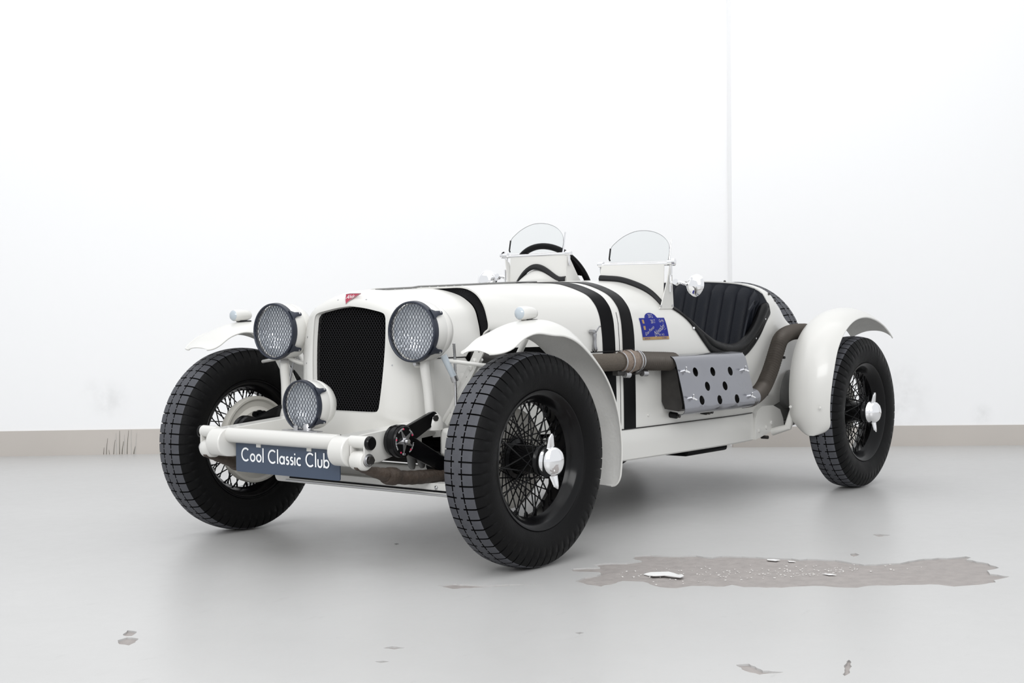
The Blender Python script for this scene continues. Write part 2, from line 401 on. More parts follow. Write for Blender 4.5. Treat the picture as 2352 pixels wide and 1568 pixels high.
# painted floor layer with holes where the paint has peeled, bare concrete 3 mm below
e1 = dl; e2 = nl
def FP(a, b): p = WA+e1*a+e2*b; return (p.x, p.y)
outer = [FP(-4.5, -.3), FP(11, -.3), FP(11, 11), FP(-4.5, 11)]
loops = [outer, patch]+chips
cv = []; ce = []
for l in loops:
    o0 = len(cv); m = len(l); cv += [V(p) for p in l]; ce += [(o0+i, o0+(i+1) % m) for i in range(m)]
res = geometry.delaunay_2d_cdt(cv, ce, [], 0, 1e-7)
def inpoly(p, l):
    c = False; m = len(l)
    for i in range(m):
        x0, y0 = l[i]; x1, y1 = l[(i+1) % m]
        if (y0 > p.y) != (y1 > p.y) and p.x < (x1-x0)*(p.y-y0)/(y1-y0)+x0: c = not c
    return c
fs = []
for f in res[2]:
    c = sum((res[0][i] for i in f), V((0, 0)))/len(f)
    if any(inpoly(c, l) for l in loops[1:]): continue
    fs.append(tuple(f))
vs_ = [(p.x, p.y, 0) for p in res[0]]
for l in loops[1:]:
    m = len(l); o0 = len(vs_)
    vs_ += [(p[0], p[1], 0) for p in l]+[(p[0], p[1], -.005) for p in l]
    for i in range(m): j = (i+1) % m; fs.append((o0+i, o0+j, o0+m+j, o0+m+i))
fl = MB().add(vs_, fs).build('floor', 'floor_paint', smooth=False); struct(fl)
sub = MB().add([(p[0], p[1], -.005) for p in outer], [(0, 1, 2, 3)]).build('bare_concrete', 'concrete', fl, smooth=False)
for f in sub.data.polygons:
    if f.normal.z < 0: sub.data.flip_normals(); break
# loose flakes of floor paint lying in the bare patch
def flake(pts, z, th, label, curl=.0):
    c = V((sum(p[0] for p in pts)/len(pts), sum(p[1] for p in pts)/len(pts)))
    P = rough_outline(pts, .02, .003); rows = []; mb = MB(); n = len(P); vs = []; fs = []
    rings = [1, .66, .33]
    for s_, dz in ((1, th), (-1, 0)):
        for q in rings:
            for p in P:
                d = V(p)-c; vs.append((c.x+d.x*q, c.y+d.y*q, z+dz+curl*(q*q)*(1 if d.x+d.y > 0 else .15)))
        vs.append((c.x, c.y, z+dz))
    m = 3*n+1
    for b in (0, m):
        for r in range(2):
            for i in range(n):
                j = (i+1) % n; f = (b+r*n+i, b+r*n+j, b+(r+1)*n+j, b+(r+1)*n+i); fs.append(f if b == 0 else f[::-1])
        for i in range(n):
            j = (i+1) % n; f = (b+2*n+i, b+2*n+j, b+3*n); fs.append(f if b == 0 else f[::-1])
    for i in range(n): j = (i+1) % n; fs.append((j, i, m+i, m+j))
    o = fixn(mb.add(vs, fs).build('paint_flake', 'flake')); o['label'] = label; o['category'] = 'paint flake'; o['group'] = 'loose paint flakes in the bare floor patch'
    return o
flake([(-0.112,1.093),(-0.154,1.093),(-0.196,1.135),(-0.171,1.187),(-0.138,1.228),(-0.109,1.232),(-0.111,1.172),(-0.081,1.147),(-0.102,1.120)], -.0038, .002, 'large curled white paint flake in the bare floor patch nearest the front wheel', .007)
flake([(-0.585,1.285),(-0.60,1.305),(-0.585,1.335),(-0.563,1.33),(-0.56,1.30)], -.0038, .0015, 'small white paint flake by the far edge of the bare floor patch', .003)
flake([(-0.60,1.355),(-0.605,1.375),(-0.59,1.39),(-0.58,1.37)], -.0038, .0015, 'tiny white paint flake beside the small one at the far patch edge', .002)
flake([(-0.455,1.55),(-0.47,1.575),(-0.455,1.60),(-0.44,1.58)], -.0038, .0015, 'narrow pale paint flake in the middle of the bare floor patch', .002)
cr = MB()
for i in range(520):
    if i < 260: x = random.gauss(-.36, .1); y = random.gauss(1.55, .07)
    else:
        t = random.random(); x = -.05-.6*t+random.gauss(0, .1); y = 1.0+.85*t+random.gauss(0, .1)
    if not geometry.intersect_point_tri_2d(V((x, y)), V((-.1, .95)), V((.05, 1.2)), V((-.9, 1.9))) and not geometry.intersect_point_tri_2d(V((x, y)), V((-.1, .95)), V((-.6, 1.4)), V((-.9, 1.9))): continue
    s_ = random.uniform(.0015, .0045)
    cr.box((x, y, -.004+s_*.3), (s_*random.uniform(.7, 1.8), s_*random.uniform(.7, 1.8), s_*.7), Matrix.Rotation(random.uniform(0, 3), 3, 'Z'))
cr.build('crumbs', 'crumb', fl, kind='stuff', smooth=False)

# ------------------------------------------------------------------ the car
car = bpy.data.objects.new('vintage_car', None); C.objects.link(car); car.empty_display_size = .3
car['label'] = 'white vintage open two-seat sports car with black stripes and wire wheels'; car['category'] = 'car'

# ---- body sections: ten half-section points (y,z) from crown to lower edge
SA = [(.06, [(0,.915),(.09,.907),(.155,.888),(.21,.856),(.247,.818),(.27,.775),(.283,.73),(.289,.69),(.29,.55),(.29,.41)]),
      (0., [(0,.925),(.10,.918),(.175,.897),(.23,.866),(.265,.826),(.285,.78),(.296,.735),(.30,.69),(.30,.55),(.30,.41)]),
      (-.25, [(0,.937),(.11,.932),(.20,.912),(.252,.886),(.283,.856),(.299,.81),(.308,.765),(.312,.69),(.318,.55),(.32,.40)])]
SB = [(-.25, [(0,.940),(.13,.941),(.228,.940),(.288,.918),(.325,.878),(.344,.83),(.349,.785),(.318,.742),(.320,.55),(.322,.40)]),
      (-.40, [(0,.945),(.13,.946),(.24,.943),(.307,.918),(.345,.877),(.366,.83),(.374,.78),(.362,.72),(.355,.54),(.352,.39)]),
      (-.86, [(0,.962),(.13,.960),(.230,.952),(.342,.915),(.388,.877),(.412,.832),(.423,.777),(.429,.70),(.432,.53),(.432,.375)]),
      (-.98, [(0,.965),(.14,.963),(.255,.956),(.366,.916),(.418,.866),(.436,.815),(.443,.76),(.446,.69),(.449,.53),(.45,.375)]),
      (-1.38, [(0,.980),(.12,.975),(.215,.964),(.327,.925),(.400,.870),(.440,.81),(.456,.75),(.462,.68),(.464,.53),(.462,.37)]),
      (-1.78, [(0,.985),(.14,.980),(.27,.966),(.375,.935),(.432,.885),(.458,.825),(.468,.755),(.472,.68),(.472,.53),(.466,.37)]),
      (-2.20, [(0,.985),(.18,.980),(.315,.966),(.405,.934),(.442,.885),(.456,.83),(.462,.76),(.462,.68),(.452,.53),(.43,.38)]),
      (-2.44, [(0,.980),(.13,.975),(.245,.958),(.325,.915),(.372,.862),(.395,.815),(.412,.765),(.425,.70),(.422,.55),(.40,.41)]),
      (-2.55, [(0,.955),(.10,.951),(.19,.936),(.262,.895),(.312,.845),(.345,.80),(.392,.757),(.418,.70),(.412,.56),(.38,.43)]),
      (-2.60, [(0,.90),(.08,.897),(.15,.885),(.21,.855),(.255,.82),(.29,.785),(.375,.752),(.405,.70),(.398,.57),(.36,.45)]),
      (-2.615, [(0,.80),(.06,.799),(.10,.797),(.14,.793),(.18,.785),(.23,.772),(.355,.745),(.39,.70),(.38,.58),(.34,.46)])]
def half(S, x, sub=6):
    S = sorted(S, key=lambda t: t[0]); xs = [t[0] for t in S]; n = len(S)
    x = max(xs[0], min(xs[-1], x))
    i = max(j for j in range(n-1) if xs[j] <= x+1e-9) if n > 1 else 0
    h = xs[i+1]-xs[i]; t = (x-xs[i])/h
    def slope(j, k, c):
        if j == 0: return (S[1][1][k][c]-S[0][1][k][c])/(xs[1]-xs[0])
        if j == n-1: return (S[-1][1][k][c]-S[-2][1][k][c])/(xs[-1]-xs[-2])
        a = (S[j][1][k][c]-S[j-1][1][k][c])/(xs[j]-xs[j-1]); b = (S[j+1][1][k][c]-S[j][1][k][c])/(xs[j+1]-xs[j])
        return 0 if a*b <= 0 else 2*a*b/(a+b)
    out = []
    for k in range(10):
        q = []
        for c in (0, 1):
            p0, p1 = S[i][1][k][c], S[i+1][1][k][c]; m0, m1 = slope(i, k, c)*h, slope(i+1, k, c)*h
            q.append((2*t**3-3*t*t+1)*p0+(t**3-2*t*t+t)*m0+(-2*t**3+3*t*t)*p1+(t**3-t*t)*m1)
        out.append((q[0], q[1], 0))
    # mirrored neighbour at the crown keeps it smooth
    P = [(-out[1][0], out[1][1], 0)]+out
    C_ = catmull(P, sub)[sub:]
    return [(p.x, p.y) for p in C_]
def full(S, x, sub=6):
    h = half(S, x, sub)
    return [V((x, -y, z)) for y, z in reversed(h[1:])]+[V((x, y, z)) for y, z in h]
def frange(a, b, n): return [a+(b-a)*i/(n-1) for i in range(n)]
def body_y(x, z, S=SB):
    h = half(S, x)
    for (y0, z0), (y1, z1) in zip(h, h[1:]):
        if (z0-z)*(z1-z) <= 0 and z0 != z1: return y0+(y1-y0)*(z-z0)/(z1-z0)
    return h[-1][0]
def body_z(x, y, S=SB):
    h = half(S, x); y = abs(y)
    for (y0, z0), (y1, z1) in zip(h, h[1:]):
        if y0 <= y <= y1 and y1 > y0: return z0+(z1-z0)*(y-y0)/(y1-y0)
    return h[0][1]
TH = .006
bonnet = MB().sheet([full(SA, x) for x in frange(.0, -.25, 14)], -TH).build('bonnet', 'paint', car)
scut = MB().sheet([full(SB, x) for x in frange(-.25, -1.39, 40)], -TH).build('scuttle', 'paint', car)
tail = MB().sheet([full(SB, x) for x in frange(-2.195, -2.615, 30)], -TH).build('tail', 'paint', car)
for o in (bonnet, scut, tail): fixn(o)
# scoop opening between the bonnet and the raised scuttle: fine black mesh on a dark backing
for sgn in (1, -1):
    hi = half(SA, -.25, 8); ho = half(SB, -.25, 8)
    a, b = 8, 60
    rows = [[V((-.262, sgn*hi[i][0]*.99, hi[i][1]-.002)) for i in range(a, b)], [V((-.262, sgn*(ho[i][0]-.003), ho[i][1]-.003)) for i in range(a, b)]]
    vm = fixn(MB().sheet(rows, .004).build('vent_opening', 'cavity', car, label='black mesh-covered air opening'))
    g = MB()
    for i in range(a, b):
        for q in (0, .5):
            j = min(i+1, b-1)
            yi = hi[i][0]*(1-q)+hi[j][0]*q; zi = hi[i][1]*(1-q)+hi[j][1]*q; j2 = min(i+5, b-1); j3 = max(i-5, a)
            for jj in (j2, j3):
                p0 = V((-.258, sgn*yi, zi)); p1 = V((-.258, sgn*ho[jj][0], ho[jj][1]-.002))
                g.cyl(p0, p1, .0009, n=4, caps=False)
    g.build('vent_mesh', 'wire', vm)
# hinge along the bonnet crown and fixing screws beside it
hg = MB()
P = [V((x, 0, body_z(x, 0, SA if x > -.25 else SB)+.004)) for x in frange(-.03, -1.0, 26)]
hg.tube(P, .0036, 8); hinge = hg.build('bonnet_hinge', 'grey_part', car)
for i in range(10):
    x = -.06-.048*i
    MB().lathe([(0, .0035), (.0015, .003), (.002, 0)], (x, .022, body_z(x, .022, SA if x > -.25 else SB)+.0005), (0, 0, 1), 8).build('hinge_screw', 'steel', hinge)
# bonnet side seams (thin dark gaps as narrow recessed strips) and louvred side panels
for sgn in (1, -1):
    sm = MB()
    sm.tube([V((x, sgn*(body_y(x, .686, SA)+.0008), .686)) for x in frange(-.01, -.249, 8)], .0022, 6)
    sm.tube([V((x, sgn*(body_y(x, .686, SB)+.0008), .686)) for x in frange(-.25, -.96, 16)], .0022, 6)
    sm.tube([V((.0, sgn*(body_y(.0, z, SA)+.0006), z)) for z in frange(.686, .42, 8)], .0022, 6)
    sm.tube([V((-.955, sgn*(body_y(-.955, z, SB)+.0004), z)) for z in frange(.685, .84, 8)], .0012, 6)
    sm.tube([V((-.955, sgn*(body_y(-.955, z, SB)+.0004), z)) for z in frange(.685, .38, 8)], .0012, 6)
    sm.build('panel_seam', 'rubber_trim', car)
    for i in range(7):
        x = -.085-.042*i
        S_ = SA if x > -.25 else SB
        rows = []
        for z in frange(.63, .50, 8):
            y = body_y(x, z, S_); k = math.sin(PI*min(1, max(0, (.64-z)/.15)))**.4
            rows.append([V((x, sgn*(y-.001), z)), V((x-.010, sgn*(y+.009*k), z)), V((x-.022, sgn*(y+.010*k), z)), V((x-.032, sgn*(y-.001), z))])
        fixn(MB().grid(rows).build('louvre', 'paint', car))
# black stripes round the scuttle
for x0, x1 in ((-.858, -.929), (-.974, -1.053)):
    rows = []
    for x in frange(x0, x1, 4):
        f = full(SB, x, 6)
        n = len(f); rr = []
        for i, p in enumerate(f):
            t = f[min(i+1, n-1)]-f[max(i-1, 0)]; nn = V((0, -t.z, t.y)).normalized()
            if nn.y*p.y+nn.z*(p.z-.6) < 0: nn = -nn
            rr.append(p+nn*.0012)
        rows.append(rr)
    fixn(MB().sheet(rows, .001).build('stripe', 'black_paint', car, label='black painted stripe'))
# ---- cockpit tub: sides below the cut-out line
ZC = [(-1.39,.868),(-1.44,.838),(-1.50,.79),(-1.56,.742),(-1.64,.697),(-1.74,.672),(-1.84,.666),(-1.93,.682),(-2.01,.722),(-2.08,.772),(-2.14,.826),(-2.195,.868)]
zc_s = catmull([(a, b, 0) for a, b in ZC], 5)
def zcut(x):
    for p, q in zip(zc_s, zc_s[1:]):
        if (p.x-x)*(q.x-x) <= 0 and p.x != q.x: return p.y+(q.y-p.y)*(x-p.x)/(q.x-p.x)
    return zc_s[-1].y if x < -1.5 else zc_s[0].y
def cutsec(x, n=18, off=0):
    z1 = zcut(x); z0 = half(SB, x)[-1][1]
    return [(body_y(x, z1+(z0-z1)*i/(n-1))-off, z1+(z0-z1)*i/(n-1)) for i in range(n)]
XT = frange(-1.39, -2.195, 44)
for sgn in (1, -1):
    rows = [[V((x, sgn*y, z)) for y, z in cutsec(x)] for x in XT]
    fixn(MB().sheet(rows, TH if sgn < 0 else -TH).build('cockpit_side', 'paint', car))
    rows = [[V((x, sgn*y, z)) for y, z in cutsec(x, 8, .02)] for x in XT[1:-1]]
    MB().grid(rows).build('cockpit_lining', 'leather_roll', car)
    # padded black roll and flap round the cut-out
    rp = []; rr_ = []; fl_ = []
    for x in frange(-1.395, -2.19, 60):
        z = zcut(x); y = body_y(x, z); k = min(1, max(0, (-1.47-x)/.15)); k2 = min(1, max(0, (x+2.215)/.05))
        rp.append(V((x, sgn*(y-.012), z+.004))); rr_.append(.009+.016*k*k2)
        fl_.append((x, z, y, k))
    roll_ = MB().tube(rp, rr_, 12).build('cockpit_roll', 'leather_roll', car)
    rows = []
    for x, z, y, k in fl_:
        wd = .012+.030*k
        # flap hangs below the edge, following the side
        rows.append([V((x, sgn*(body_y(x, z-wd*q)+.0045*(1 if q < .9 else .4)), z-wd*q)) for q in (-.1, .2, .5, .8, 1)])
    fixn(MB().sheet(rows, .003).build('edge_flap', 'leather_roll', roll_))
    for x in (-1.50, -1.70, -1.89, -2.03, -2.135):
        z = zcut(x)-.022; y = body_y(x, z)+.004
        MB().lathe([(0, .007), (.002, .006), (.004, .003), (.0045, 0)], (x, sgn*y, z), (0, sgn, 0), 12).build('snap_stud', 'chrome', roll_)
# floor pan, dashboard, rear bulkhead
MB().box((-1.4, 0, .375), (2.6, .62, .02)).build('floor_pan', 'cavity', car)
h = [(y*.975, z) for y, z in half(SB, -1.34) if z > .45]; MB().plate([(-y, z) for y, z in reversed(h[1:])]+[(y, z) for y, z in h], .012, (-1.34, 0, -.012), (0, 1, 0), (0, 0, 1)).build('dashboard', 'leather_roll', car)
h = half(SB, -2.24); MB().plate([(-y*.98, z*.99) for y, z in reversed(h[1:])]+[(y*.98, z*.99) for y, z in h], .012, (-2.24, 0, 0), (0, 1, 0), (0, 0, 1)).build('rear_bulkhead', 'leather_roll', car)
h = half(SB, -.3); MB().plate([(-y*.92, z*.99) for y, z in reversed(h[1:])]+[(y*.92, z*.99) for y, z in h], .012, (-.5, 0, -.01), (0, 1, 0), (0, 0, 1)).build('firewall', 'cavity', car)
# ---- seat with vertical pleats
seat = MB().box((-1.86, 0, .52), (.42, .84, .14)).build('seat', 'leather', car, bevel=.03)
PW = .069
def pleat(y0, y1, k0=0., k1=0.):
    """one upright stuffed pleat; k = how far its edge wraps forward"""
    rows = []
    for t in frange(0, 1, 14):
        row = []
        for u in frange(0, 1, 9):
            y = y0+(y1-y0)*u; kk = k0+(k1-k0)*u
            ztop = body_z(-2.2, min(abs(y), .452))-.008
            if abs(y) > .42: ztop = min(ztop, .885)
            z = .46+(ztop-.46)*t
            puff = .017*(4*u*(1-u))**.5
            roundtop = .03*max(0, (t-.9)/.1)**2
            x = -2.02-.15*t**1.3+kk+puff-roundtop
            row.append(V((x, y, z)))
        rows.append(row)
    return fixn(MB().sheet(rows, .004).build('seat_pleat', 'leather', sback))
sback = fixn(MB().sheet([[V((-2.045-.15*t**1.3, y, .46+t*(body_z(-2.2, min(abs(y), .45))-.012-.46))) for y in frange(-.45, .45, 30)] for t in frange(0, 1, 10)], .02).build('seat_back', 'leather', car))
for i in range(11):
    y0 = -.38+i*PW; pleat(y0, y0+PW)
for sgn in (1, -1):
    pleat(sgn*.38, sgn*.425, 0, .05); pleat(sgn*.425, sgn*.448, .05, .14)
# ---- sills and underside
for sgn in (1, -1):
    sl = MB(); 
    rows = []
    for x in frange(-.50, -2.03, 20):
        y = max(.45, body_y(x, .40)+.004)
        rows.append([V((x, sgn*(y-.05), .372)), V((x, sgn*(y-.004), .372)), V((x, sgn*y, .366)), V((x, sgn*(y+.002), .31)), V((x, sgn*y, .252)), V((x, sgn*(y-.006), .246)), V((x, sgn*(y-.05), .246))])
    fixn(sl.grid(rows).add([r for r in rows[0]]+[r for r in rows[-1]], [tuple(range(7)), tuple(range(13, 6, -1))]).build('sill', 'paint', car))
    MB().tube([V((x, sgn*(max(.45, body_y(x, .40)+.004)-.001), .3735)) for x in frange(-.5, -2.02, 30)], .002, 6).build('panel_seam', 'rubber_trim', car)
MB().box((-1.70, .15, .236), (.36, .52, .045)).build('gearbox_cover', 'black_paint', car, bevel=.012)
MB().box((-1.0, 0, .31), (1.6, .66, .05)).build('undertray', 'dark_steel', car)
# ---- radiator cowl
def cowl():
    # profile outlines: front edge around the grille, bulging back into the bonnet
    gr = [(0,.872),(.06,.866),(.12,.856),(.160,.847),(.174,.835),(.178,.81),(.180,.75),(.178,.68),(.172,.60),(.164,.53),(.158,.508),(.140,.498),(.08,.496),(0,.496)]
    def gx(z): return .100+(.86-z)*.075
    g = catmull([(a, b, 0) for a, b in gr], 4)
    def outline(L, fx): return [V((fx(p.y), p.x, p.y)) for p in L]
    # back outline with the same count
    bk = [(0,.926),(.10,.919),(.176,.898),(.231,.867),(.266,.827),(.286,.781),(.297,.736),(.301,.69),(.301,.60),(.301,.53),(.300,.47),(.298,.42),(.17,.395),(0,.395)]
    b = catmull([(a, c, 0) for a, c in bk], 4)
    n = len(g); rows = []
    for t, e in ((0, 0), (.10, .0), (.22, .02), (.4, .09), (.58, .22), (.74, .40), (.87, .64), (.95, .84), (1, 1)):
        row = []
        for i in range(n):
            y = g[i].x+(b[i].x-g[i].x)*t; z = g[i].y+(b[i].y-g[i].y)*t
            bx = .0 if i < 44 else .0+(.115-.0)*min(1, (i-44)/3)
            xg = gx(g[i].y)
            row.append(V((xg+(bx-xg)*e, y, z)))
        rows.append(row)
    full_rows = [[V((p.x, -p.y, p.z)) for p in reversed(r[1:])]+r for r in rows]
    o = fixn(MB().sheet(full_rows, .006).build('radiator_cowl', 'paint', car))
    # flange turned into the opening
    lip = [full_rows[0], [V((p.x-.012, p.y*.975, .684+(p.z-.684)*.985)) for p in full_rows[0]]]
    fixn(MB().sheet(lip, .003).build('grille_lip', 'paint', o))
    ring = [V((p.x-.014, p.y, p.z)) for p in full_rows[0]]
    poly = [(p.y, p.z) for p in ring]
    bkp = MB(); n2 = len(ring)
    bkp.add([V((p.x-.016, p.y, p.z)) for p in ring], [tuple(range(n2))])
    gb = bkp.build('radiator_core', 'cavity', car)
    # mesh
    yz = [(p.y, p.z) for p in ring]
    def inside_segments(p0, d):
        hits = []
        for i in range(len(yz)):
            a = V(yz[i]); b2 = V(yz[(i+1) % len(yz)]); e = b2-a; den = d.x*e.y-d.y*e.x
            if abs(den) < 1e-9: continue
            w_ = a-p0; t = (w_.x*e.y-w_.y*e.x)/den; s = (w_.x*d.y-w_.y*d.x)/den
            if 0 <= s < 1: hits.append(t)
        hits.sort(); return list(zip(hits[::2], hits[1::2]))
    m = MB()
    for ang in (52, 128):
        d = V((math.cos(math.radians(ang)), math.sin(math.radians(ang)))); nn = V((-d.y, d.x)); k = -34
        while k <= 34:
            p0 = V((0, .684))+nn*(k*.0102)
            for t0, t1 in inside_segments(p0, d):
                A = p0+d*t0; B = p0+d*t1; pts = []
                ns_ = max(2, int((t1-t0)/.05))
                m.tube([V((gx(q.y)-.014+(.0008 if ang < 90 else -.0008), q.x, q.y)) for q in (A, B)], .0011, 4)
            k += 1
    m.build('grille_mesh', 'wire', gb)
    for y, z in [(.2,.862),(-.2,.862),(.215,.76),(-.215,.76),(.212,.665),(-.212,.665),(.203,.565),(-.203,.565),(.0,.474),(.14,.472),(-.14,.472),(.0,.445),(.13,.448),(.07,.892),(-.07,.892)]:
        # nearest cowl vertex gives depth
        best = min((p for r in full_rows for p in r), key=lambda p: (p.y-y)**2+(p.z-z)**2)
        MB().lathe([(0, .0045), (.0022, .004), (.003, 0)], (best.x+.001, y, z), (1, .3 if y > .1 else -.3 if y < -.1 else 0, .1), 10).build('screw', 'steel', o)
    return o, gx
cowl_o, gx = cowl()
# ---- wheels
WR, WTRK, WBASE = .357, .7105, 2.540
def tyre():
    NP = 58; fr = [0, .02, .12, .14, .48, .50, .60, .62]
    tread = [.0, .0085, .0095, .0185, .0195, .0225, .0235, .034, .045, .0555]
    side = [(.0575, .3485, 1), (.0625, .343, 1), (.0685, .334, .9), (.0740, .3225, .6), (.0775, .310, .5), (.0795, .297, .2), (.0800, .283, 0), (.0785, .268, 0), (.0755, .255, 0), (.0715, .244, 0), (.067, .236, 0), (.0635, .2335, 0), (.058, .229, 0)]
    pos = [(y, .357-.0065*(y/.0555)**2.2, 'T') for y in tread]+[(y, r, d) for y, r, d in side]
    prof = [(-y, r, d) for y, r, d in reversed(pos[1:])]+pos
    mb = MB(); rows = []
    for p in range(NP):
        for f in fr:
            th = 2*PI*(p+f)/NP; row = []
            tr = f in (.02, .12); ci = not (.49 < f < .61)
            for y, r, d in prof:
                a = abs(y); dep = 0
                if d == 'T':
                    if a >= .0095 and tr: dep = .0075
                    if .019 < a < .023 and ci: dep = max(dep, .0065)
                elif tr: dep = .0075*d
                rr = r-dep
                row.append(V((rr*math.cos(th), y, rr*math.sin(th))))
            rows.append(row)
    n = len(prof); m = len(rows); fs = []
    for i in range(m):
        j = (i+1) % m
        for k in range(n-1): fs.append((i*n+k, i*n+k+1, j*n+k+1, j*n+k))
    mb.add([p for r in rows for p in r], fs)
    return mb
def rim():
    return MB().lathe([(.0655, .226), (.066, .231), (.063, .2335), (.0595, .231), (.057, .222), (.048, .214), (.030, .206), (.018, .197), (-.018, .197), (-.030, .206), (-.048, .214), (-.057, .222), (-.0595, .231), (-.063, .2335), (-.066, .231), (-.0655, .226), (-.05, .208), (-.032, .200), (-.02, .190), (.02, .190), (.032, .200), (.05, .208)], (0, 0, 0), (0, 1, 0), 72, closed=True)
def make_wheel(spokes=True, inner=True):
    wh = fixn(rim().build('wheel', 'black_rim', car))
    ty = fixn(tyre().build('tyre', 'rubber', wh, sharp=34)); ty.data.materials.append(MT['rubber_tread'])
    for f in ty.data.polygons:
        rr = [math.hypot(ty.data.vertices[i].co.x, ty.data.vertices[i].co.z)+.0065*(abs(ty.data.vertices[i].co.y)/.0555)**2.2 for i in f.vertices]
        if min(rr) > .3555: f.material_index = 1
    hub = MB().lathe([(-.075, 0), (-.075, .062), (-.055, .066), (-.04, .066), (-.035, .052), (.03, .045), (.048, .050), (.062, .050), (.068, .044), (.082, .042), (.084, 0)], (0, 0, 0), (0, 1, 0), 32).build('hub', 'black_rim', wh); fixn(hub)
    if spokes:
        kinds = []
        def sp(y0, r0, y1, r1, off):
            p0 = V((r0*math.cos(off), y0, r0*math.sin(off))); p1 = V((r1, y1, 0)); d = (p1-p0)
            return MB().tube([p0, p0+d*.9, p0+d*.901, p1], [.0023, .0023, .0036, .0038], 6)
        first = []
        for (y0, r0, y1, n, off, ph) in ((.056, .047, .010, 12, .95, 0), (.056, .047, .012, 12, -.95, .13), (-.048, .064, -.012, 24, 1.15, .06), (-.048, .064, -.006, 24, -1.15, .19)):
            base_ = None
            for i in range(n):
                a = -(2*PI*i/n+ph)
                if base_ is None:
                    base_ = sp(y0, r0, y1, .196, off).build('spoke', 'black_rim', wh); o = base_
                else: o = dup(base_, wh, False)
                o.rotation_euler = (0, a, 0)
    # knock-off nut with two ears
    k = MB().lathe([(.078, .050), (.084, .055), (.092, .055), (.096, .052), (.108, .051), (.120, .046), (.129, .036), (.135, .020), (.137, 0)], (0, 0, 0), (0, 1, 0), 40)
    for s in (1, -1):
        rows = []
        for t in frange(0, 1, 9):
            z = s*(.020+.073*t); wd = .027*(1-.6*t)*(1 if t < .9 else math.sqrt(max(0, 1-((t-.9)/.1)**2))*.9+.1); y0 = .099+.014*t; thk = .010*(1-.5*t)
            rows.append([V((wd*math.cos(a), y0+thk*math.sin(a), z)) for a in [2*PI*q/12 for q in range(12)]])
        k.grid(rows, closed=True)
        k.add(rows[-1], [tuple(range(12))])
    fixn(k.build('knock_off_nut', 'chrome', wh))
    return wh
w0 = make_wheel()
STEER = -.0162
w0.location = (0, WTRK, WR); w0.rotation_euler = (0, math.radians(9), STEER)
w0['label'] = 'nearest front wire wheel with treaded tyre'
w1 = dup(w0, car); w1.location = (-WBASE, WTRK, WR); w1.rotation_euler = (0, math.radians(3), 0); w1['label'] = 'rear wire wheel on the exhaust side'
w2 = dup(w0, car); w2.location = (0, -WTRK, WR); w2.rotation_euler = (0, math.radians(20), PI+STEER); w2['label'] = 'front wire wheel on the steering-wheel side'
w3 = dup(w0, car); w3.location = (-WBASE, -WTRK, WR); w3.rotation_euler = (0, 0, PI); w3['label'] = 'far rear wire wheel half hidden under the car'
# brake back plates
for sgn in (1, -1):
    for x, s in ((0, 1), (-WBASE, 1)):
        bp = MB().lathe([(-.012, 0), (-.012, .055), (-.016, .06), (-.016, .115), (-.004, .13), (-.004, .150), (-.012, .158), (-.012, .166), (.002, .170), (.02, .168), (.03, .150), (.03, 0)], (x, sgn*(WTRK-.085), WR), (0, sgn, 0), 48)
        b_ = fixn(bp.build('brake_backplate', 'beige', car))
        if x == 0:
            m = MB()
            for dx, dz, r in ((.0, .10, .016), (-.022, .10, .012), (.022, .10, .012)):
                m.lathe([(0, 0), (0, r), (.008, r), (.008, 0)], (x+dx-.0, sgn*(WTRK-.103), WR+dz), (0, -sgn, 0), 14)
            m.build('brake_cylinder', 'black_paint', b_)
            m = MB(); m.lathe([(0, .0), (0, .05), (.012, .05), (.012, .04), (.03, .038), (.03, 0)], (x, sgn*(WTRK-.097), WR-.0), (0, -sgn, 0), 28)
            fixn(m.build('steering_swivel', 'black_paint', b_))
